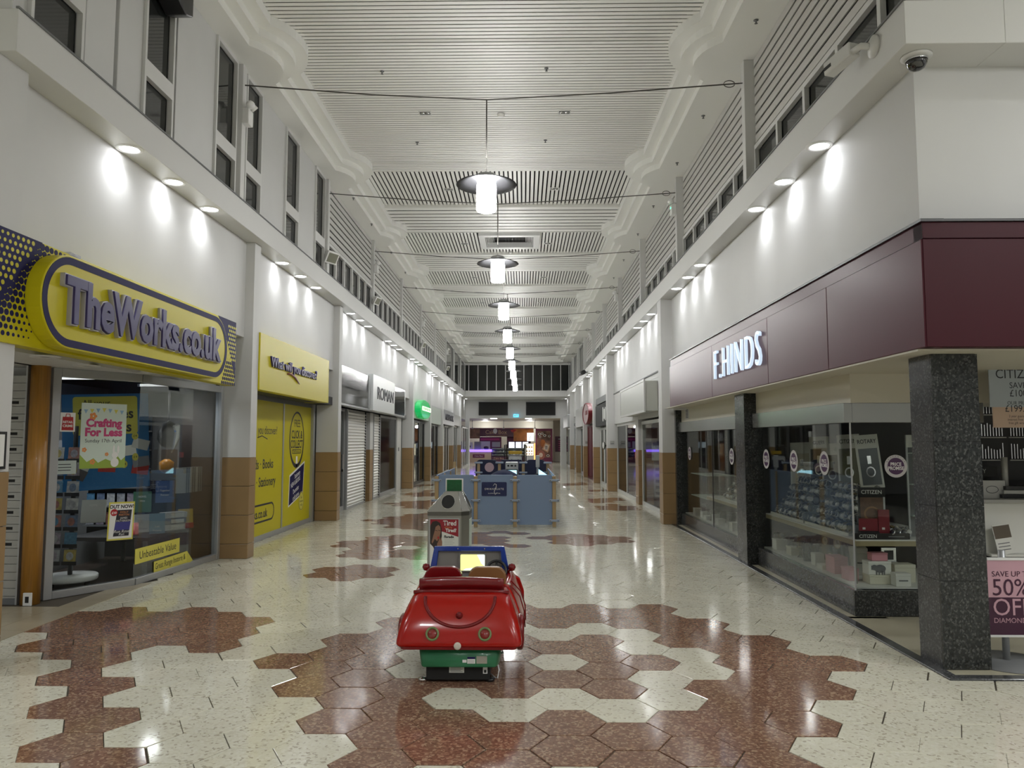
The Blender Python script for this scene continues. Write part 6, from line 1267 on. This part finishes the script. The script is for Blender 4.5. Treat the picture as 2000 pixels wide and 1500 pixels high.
def ringz(z, ry, hw):
    R_ = 0.05+0.05*min(1, (z-0.256)/0.3); pts = []
    for cx, cy, a0 in ((hw-R_, ry+R_, -PI/2), (-hw+R_, ry+R_, PI)):
        for k in range(7):
            an = a0+(PI/2)*k/6 if cx > 0 else a0+(PI/2)*k/6
            pts.append((cx+R_*math.cos(an), cy+R_*math.sin(an)))
    right_ = pts[:7]; left_ = pts[7:]
    mid = [(hw-R_-(2*(hw-R_))*k/9, ry-0.018*math.sin(PI*k/9)*0) for k in range(1, 9)]
    out = [(hw, 0.42)]+right_[::-1]+mid+left_[::-1]+[(-hw, 0.42)]
    return [Vector((x, y, z)) for x, y in out]
MB().loft([ringz(*p_) for p_ in RP]).build('rear_body', CARRED, car)
# cockpit tub: side walls and front
def wall(s_):
    rings = []
    for y, wl, wh, zt in ((0.36, 0.415, 0.318, 0.58), (0.45, 0.42, 0.32, 0.58), (0.6, 0.43, 0.33, 0.58), (0.75, 0.437, 0.338, 0.577), (0.95, 0.438, 0.34, 0.575), (1.10, 0.433, 0.335, 0.57)):
        rings.append([Vector((s_*x, y, z)) for x, z in ((wl-0.012, 0.258), (wl, 0.275), (wl-0.002, 0.30), (wl-0.012, 0.36), (wl-0.028, 0.42), (wl-0.051, 0.48), (wl-0.074, 0.53), (wl-0.1, 0.573), (wh-0.02, zt+0.006), (wh-0.045, zt), (wh-0.05, 0.30), (wh-0.05, 0.26))])
    return MB().loft(rings)
for s_ in (-1, 1): wall(s_).build('side_body', CARRED, car)
MB().loft([section(y, wl, wh, 0.26, zt) for y, wl, wh, zt in ((1.09, 0.435, 0.34, 0.56), (1.2, 0.43, 0.34, 0.56), (1.4, 0.42, 0.32, 0.53), (1.52, 0.39, 0.28, 0.47), (1.56, 0.33, 0.2, 0.40))]).build('bonnet', CARRED, car)
box('cockpit_floor', CARDRED, car, -0.36, 0.36, 0.39, 1.1, 0.26, 0.30)
# rear parapet: curved rim behind the seats
par = []
for k in range(13):
    x = -0.29+0.58*k/12; zt = 0.660-0.012*(abs(x)/0.29)**2
    par.append([Vector((x, 0.235, 0.572)), Vector((x, 0.225, zt)), Vector((x, 0.235, zt+0.008)), Vector((x, 0.265, zt+0.008)), Vector((x, 0.275, zt)), Vector((x, 0.285, 0.572))])
MB().loft(par).build('rear_parapet', CARDRED, car)
MB().tube([(-0.325, 0.215, 0.572), (-0.2, 0.205, 0.580), (0, 0.20, 0.583), (0.2, 0.205, 0.580), (0.325, 0.215, 0.572)], 0.013, 8).build('deck_lip', CARDRED, car)
def surf_y(z):
    """y of the rear face at height z, between the built sections"""
    pr = [(p_[0], p_[1]) for p_ in RP[2:]]
    for (a, ya), (b, yb_) in zip(pr, pr[1:]):
        if z <= b: return ya+(yb_-ya)*(z-a)/(b-a)
    return 0.2
bl = [(0.235*math.cos(a), 0.0, 0.555-0.0+0.17*math.sin(a)) for a in [PI+PI*k/24 for k in range(25)]]
MB().tube([(x, surf_y(z)-0.002, z) for x, _, z in bl], 0.011, 6).build('boot_groove', CARDRED, car)
hk = MB().lathe([(0.024, 0), (0.018, 0.02), (0.006, 0.032), (0.0, 0.033)], 14, Matrix.Translation((0, surf_y(0.452)-0.002, 0.452)) @ Matrix.Rotation(1.1, 4, 'X')).build('boot_handle', CARDRED, car)
GRIM = mat('light_rim', (0.16, 0.22, 0.085), 0.35); RLENS = mat('light_lens', (0.22, 0.006, 0.006), 0.12, coat=1.0)
for s_ in (-1, 1):
    L_ = MB().lathe([(0.030, 0.0), (0.034, 0.014), (0.042, 0.016), (0.046, 0.0)], 26, Matrix.Translation((0.172*s_, surf_y(0.342)+0.004, 0.342)) @ Matrix.Rotation(PI/2-0.3, 4, 'X'), cap=False).build('tail_light', GRIM, car)
    MB().lathe([(0.0, 0.012), (0.02, 0.010), (0.032, 0.003)], 22, Matrix.Translation((0.172*s_, surf_y(0.342)+0.004, 0.342)) @ Matrix.Rotation(PI/2-0.3, 4, 'X'), cap=False).build('lens', RLENS, L_)
MB().lathe([(0.023, 0.0), (0.024, 0.012), (0.014, 0.016), (0.0, 0.014)], 22, Matrix.Translation((-0.005, 0.0, 0.272)) @ Matrix.Rotation(PI/2, 4, 'X')).build('filler_cap', mat('cap_cream', (0.6, 0.55, 0.48), 0.4), car)
MB().prism(rrect(-0.385, 0.385, 0.0, 1.5, 0.05), 0.245, 0.262).build('under_lip', CARDRED, car)
# green base, black pedestal
MB().loft([[Vector((x*w_, 0.06+(y*d_), z)) for x, y in rrect(-1, 1, 0, 1, 0.12, 4)] for w_, d_, z in ((0.262, 1.30, 0.118), (0.268, 1.32, 0.125), (0.282, 1.36, 0.246))]).build('green_base', CARGREEN, car)
MB().box(-0.225, 0.20, 0.12, 1.3, 0.012, 0.119).build('pedestal', BLACKM, car, 0.01)
for x in (-0.25, 0.20):
    for y in (0.16, 1.2): MB().lathe([(0.03, 0), (0.032, 0.02), (0.0, 0.022)], 12, Matrix.Translation((x, y, 0))).build('foot', CHROME if x < 0 else BLACK, car)
MB().prism(rect(0.115, 0.185, 0.142, 0.19), 0, 0.002).build('sticker', mat('sticker_grey', (0.35, 0.33, 0.28), 0.4), car).matrix_local = F((0, 0.0585, 0), CAMW)
so = MB().prism(rect(0.055, 0.107, 0.142, 0.185), 0, 0.002).build('sticker', WHITEP, car); so.matrix_local = F((0, 0.0585, 0), CAMW); box('print', NAVY, so, 0.055, 0.107, 0.172, 0.185, 0.002, 0.003)
for k in range(3): box('text_line', SHUT, so, 0.06, 0.1, 0.146+0.008*k, 0.149+0.008*k, 0.002, 0.0028)
MB().prism(rect(0.023, 0.05, 0.148, 0.166), 0, 0.002).build('sticker', WHITEP, car).matrix_local = F((0, 0.0585, 0), CAMW)
so = MB().prism(rect(-0.07, 0.03, 0.065, 0.105), 0, 0.002).build('rating_plate', mat('plate_white', (0.6, 0.6, 0.56), 0.4), car); so.matrix_local = F((0, 0.118, 0), CAMW)
for k in range(4): box('text_line', GREYIN, so, -0.062, 0.02-0.012*(k % 2), 0.071+0.008*k, 0.074+0.008*k, 0.002, 0.0028)
so = MB().prism(rect(0.155, 0.185, 0.06, 0.105), 0, 0.002).build('socket_label', WHITEP, car); so.matrix_local = F((0, 0.118, 0), CAMW); box('print', BLACK, so, 0.162, 0.178, 0.066, 0.085, 0.002, 0.003)
MB().tube([(0.20, 0.3, 0.11), (0.245, 0.25, 0.10), (0.26, 0.2, 0.06), (0.25, 0.16, 0.02), (0.235, 0.2, 0.008), (0.19, 0.3, 0.008)], 0.005, 6).build('mains_cable', WHITEP, car)
MB().tube([(0.285, 0.18, 0.25), (0.285, 0.18, 0.18)], 0.004, 6).build('fixing_bolt', CHROME, car); MB().lathe([(0.01, 0), (0.01, 0.01)], 8, Matrix.Translation((0.285, 0.18, 0.172))).build('nut', CHROME, car)
# seats, dash, screen, wheel, windscreen
SEAT = mat('seat_tan', (0.22, 0.10, 0.03), 0.45)
for x in (-0.15, 0.165):
    sb = MB().prism(rrect(x-0.135, x+0.135, 0.32, 0.70, 0.07, 5), -0.035, 0.035, F((0, 0.48, 0), CAMW)).build('seat_back', SEAT if x > 0 else CARDRED, car, 0.008)
box('seat_bench', SEAT, car, -0.28, 0.28, 0.48, 0.78, 0.30, 0.42)
DASH = mat('dash_grey', (0.24, 0.235, 0.22), 0.45)
MB().prism([(-0.285, 0.40), (0.285, 0.40), (0.26, 0.735), (-0.26, 0.735)], -0.03, 0.0, F((0, 1.0, 0), CAMW)).build('dashboard', DASH, car, 0.005)
CBLU = mat('screen_frame_blue', (0.01, 0.045, 0.30), 0.25, coat=0.5)
wo = [(-0.322, 0.54), (0.322, 0.54), (0.275, 0.775), (-0.275, 0.775)]; wi = [(-0.268, 0.52), (0.268, 0.52), (0.245, 0.738), (-0.245, 0.738)]
ring2(wo, wi, -0.012, 0.018).build('windscreen_frame', CBLU, car, 0.004).matrix_local = F((0, 0.985, 0), CAMW)
for x in (-0.09, 0.12): MB().lathe([(0.006, 0), (0.004, 0.004), (0, 0.005)], 8, F((x, 0.966, 0.757), CAMW)).build('screw', CHROME, car)
scn = MB().prism(rrect(-0.072, 0.122, 0.585, 0.712, 0.01), 0, 0.012).build('screen', mat('screen_yellow', (0.6, 0.62, 0.15), 0.2, emit=(0.66, 0.70, 0.22), es=0.85), car); scn.matrix_local = F((0, 0.998, 0), CAMW)
flat('sky_picture', mat('screen_sky', (0.4, 0.55, 0.7), 0.2, emit=(0.45, 0.65, 0.85), es=0.9), scn, [(0.06, 0.709), (0.119, 0.709), (0.119, 0.62), (0.095, 0.64), (0.075, 0.68)], 0.012, 0.0132)
flat('ground_picture', MATS['screen_sky'], scn, [(-0.05, 0.588), (0.06, 0.588), (0.05, 0.602), (0.02, 0.606), (-0.03, 0.6)], 0.012, 0.0132)
bz = ring2(rrect(-0.08, 0.13, 0.577, 0.72, 0.012), rrect(-0.071, 0.121, 0.586, 0.711, 0.01), 0.0, 0.016).build('screen_bezel', DASH, car); bz.matrix_local = F((0, 0.998, 0), CAMW)
Mw = Matrix.Translation((0.215, 0.90, 0.60)) @ Matrix.Rotation(PI/2-0.35, 4, 'X')
sw = MB().tube([(0.075*math.cos(a), 0.075*math.sin(a), 0) for a in [2*PI*k/24 for k in range(24)]], 0.011, 8, True)
for a in (PI/2, PI*7/6, PI*11/6): sw.tube([(0, 0, 0.0), (0.07*math.cos(a), 0.07*math.sin(a), 0)], 0.009, 6)
sw.lathe([(0.028, -0.01), (0.028, 0.012), (0.0, 0.016)], 14)
sw = sw.build('steering_wheel', BLACK, car); sw.matrix_local = Mw
MB().lathe([(0.010, 0.016), (0.0, 0.02)], 10).build('hub', CHROME, sw); 
MB().tube([(0.215, 0.92, 0.59), (0.215, 1.0, 0.56)], 0.014, 8).build('steering_column', BLACK, car)
for s_ in (-1, 1):
    mr = MB().lathe([(0.0, -0.03), (0.03, -0.022), (0.042, 0.0), (0.03, 0.022), (0.0, 0.03)], 16, Matrix.Translation((s_*0.335, 0.94, 0.62)) @ Matrix.Scale(0.75, 4, (1, 0, 0))).build('wing_mirror', CARDRED, car); 
    MB().tube([(s_*0.30, 0.95, 0.58), (s_*0.33, 0.94, 0.61)], 0.012, 6).build('mirror_stalk', CARDRED, mr)
    for y in (0.30, 1.15):
        wh = MB().lathe([(0.0, -0.03), (0.10, -0.03), (0.12, -0.015), (0.12, 0.015), (0.10, 0.03), (0.0, 0.03)], 22, Matrix.Translation((s_*0.40, y, 0.29)) @ Matrix.Rotation(PI/2, 4, 'Y')).build('wheel_arch', CARDRED, car)
# door seam on the right flank
MB().tube([(0.335, 0.62, 0.575), (0.405, 0.62, 0.50), (0.438, 0.62, 0.40), (0.44, 0.64, 0.29)], 0.005, 6).build('door_seam', CARDRED, car); MB().tube([(0.335, 0.45, 0.575), (0.40, 0.44, 0.50), (0.43, 0.43, 0.40), (0.436, 0.42, 0.29)], 0.005, 6).build('door_seam', CARDRED, car)
MB().lathe([(0.016, 0), (0.014, 0.012), (0, 0.014)], 12, Matrix.Translation((0.322, 0.36, 0.594))).build('grab_knob', CHROME, car)
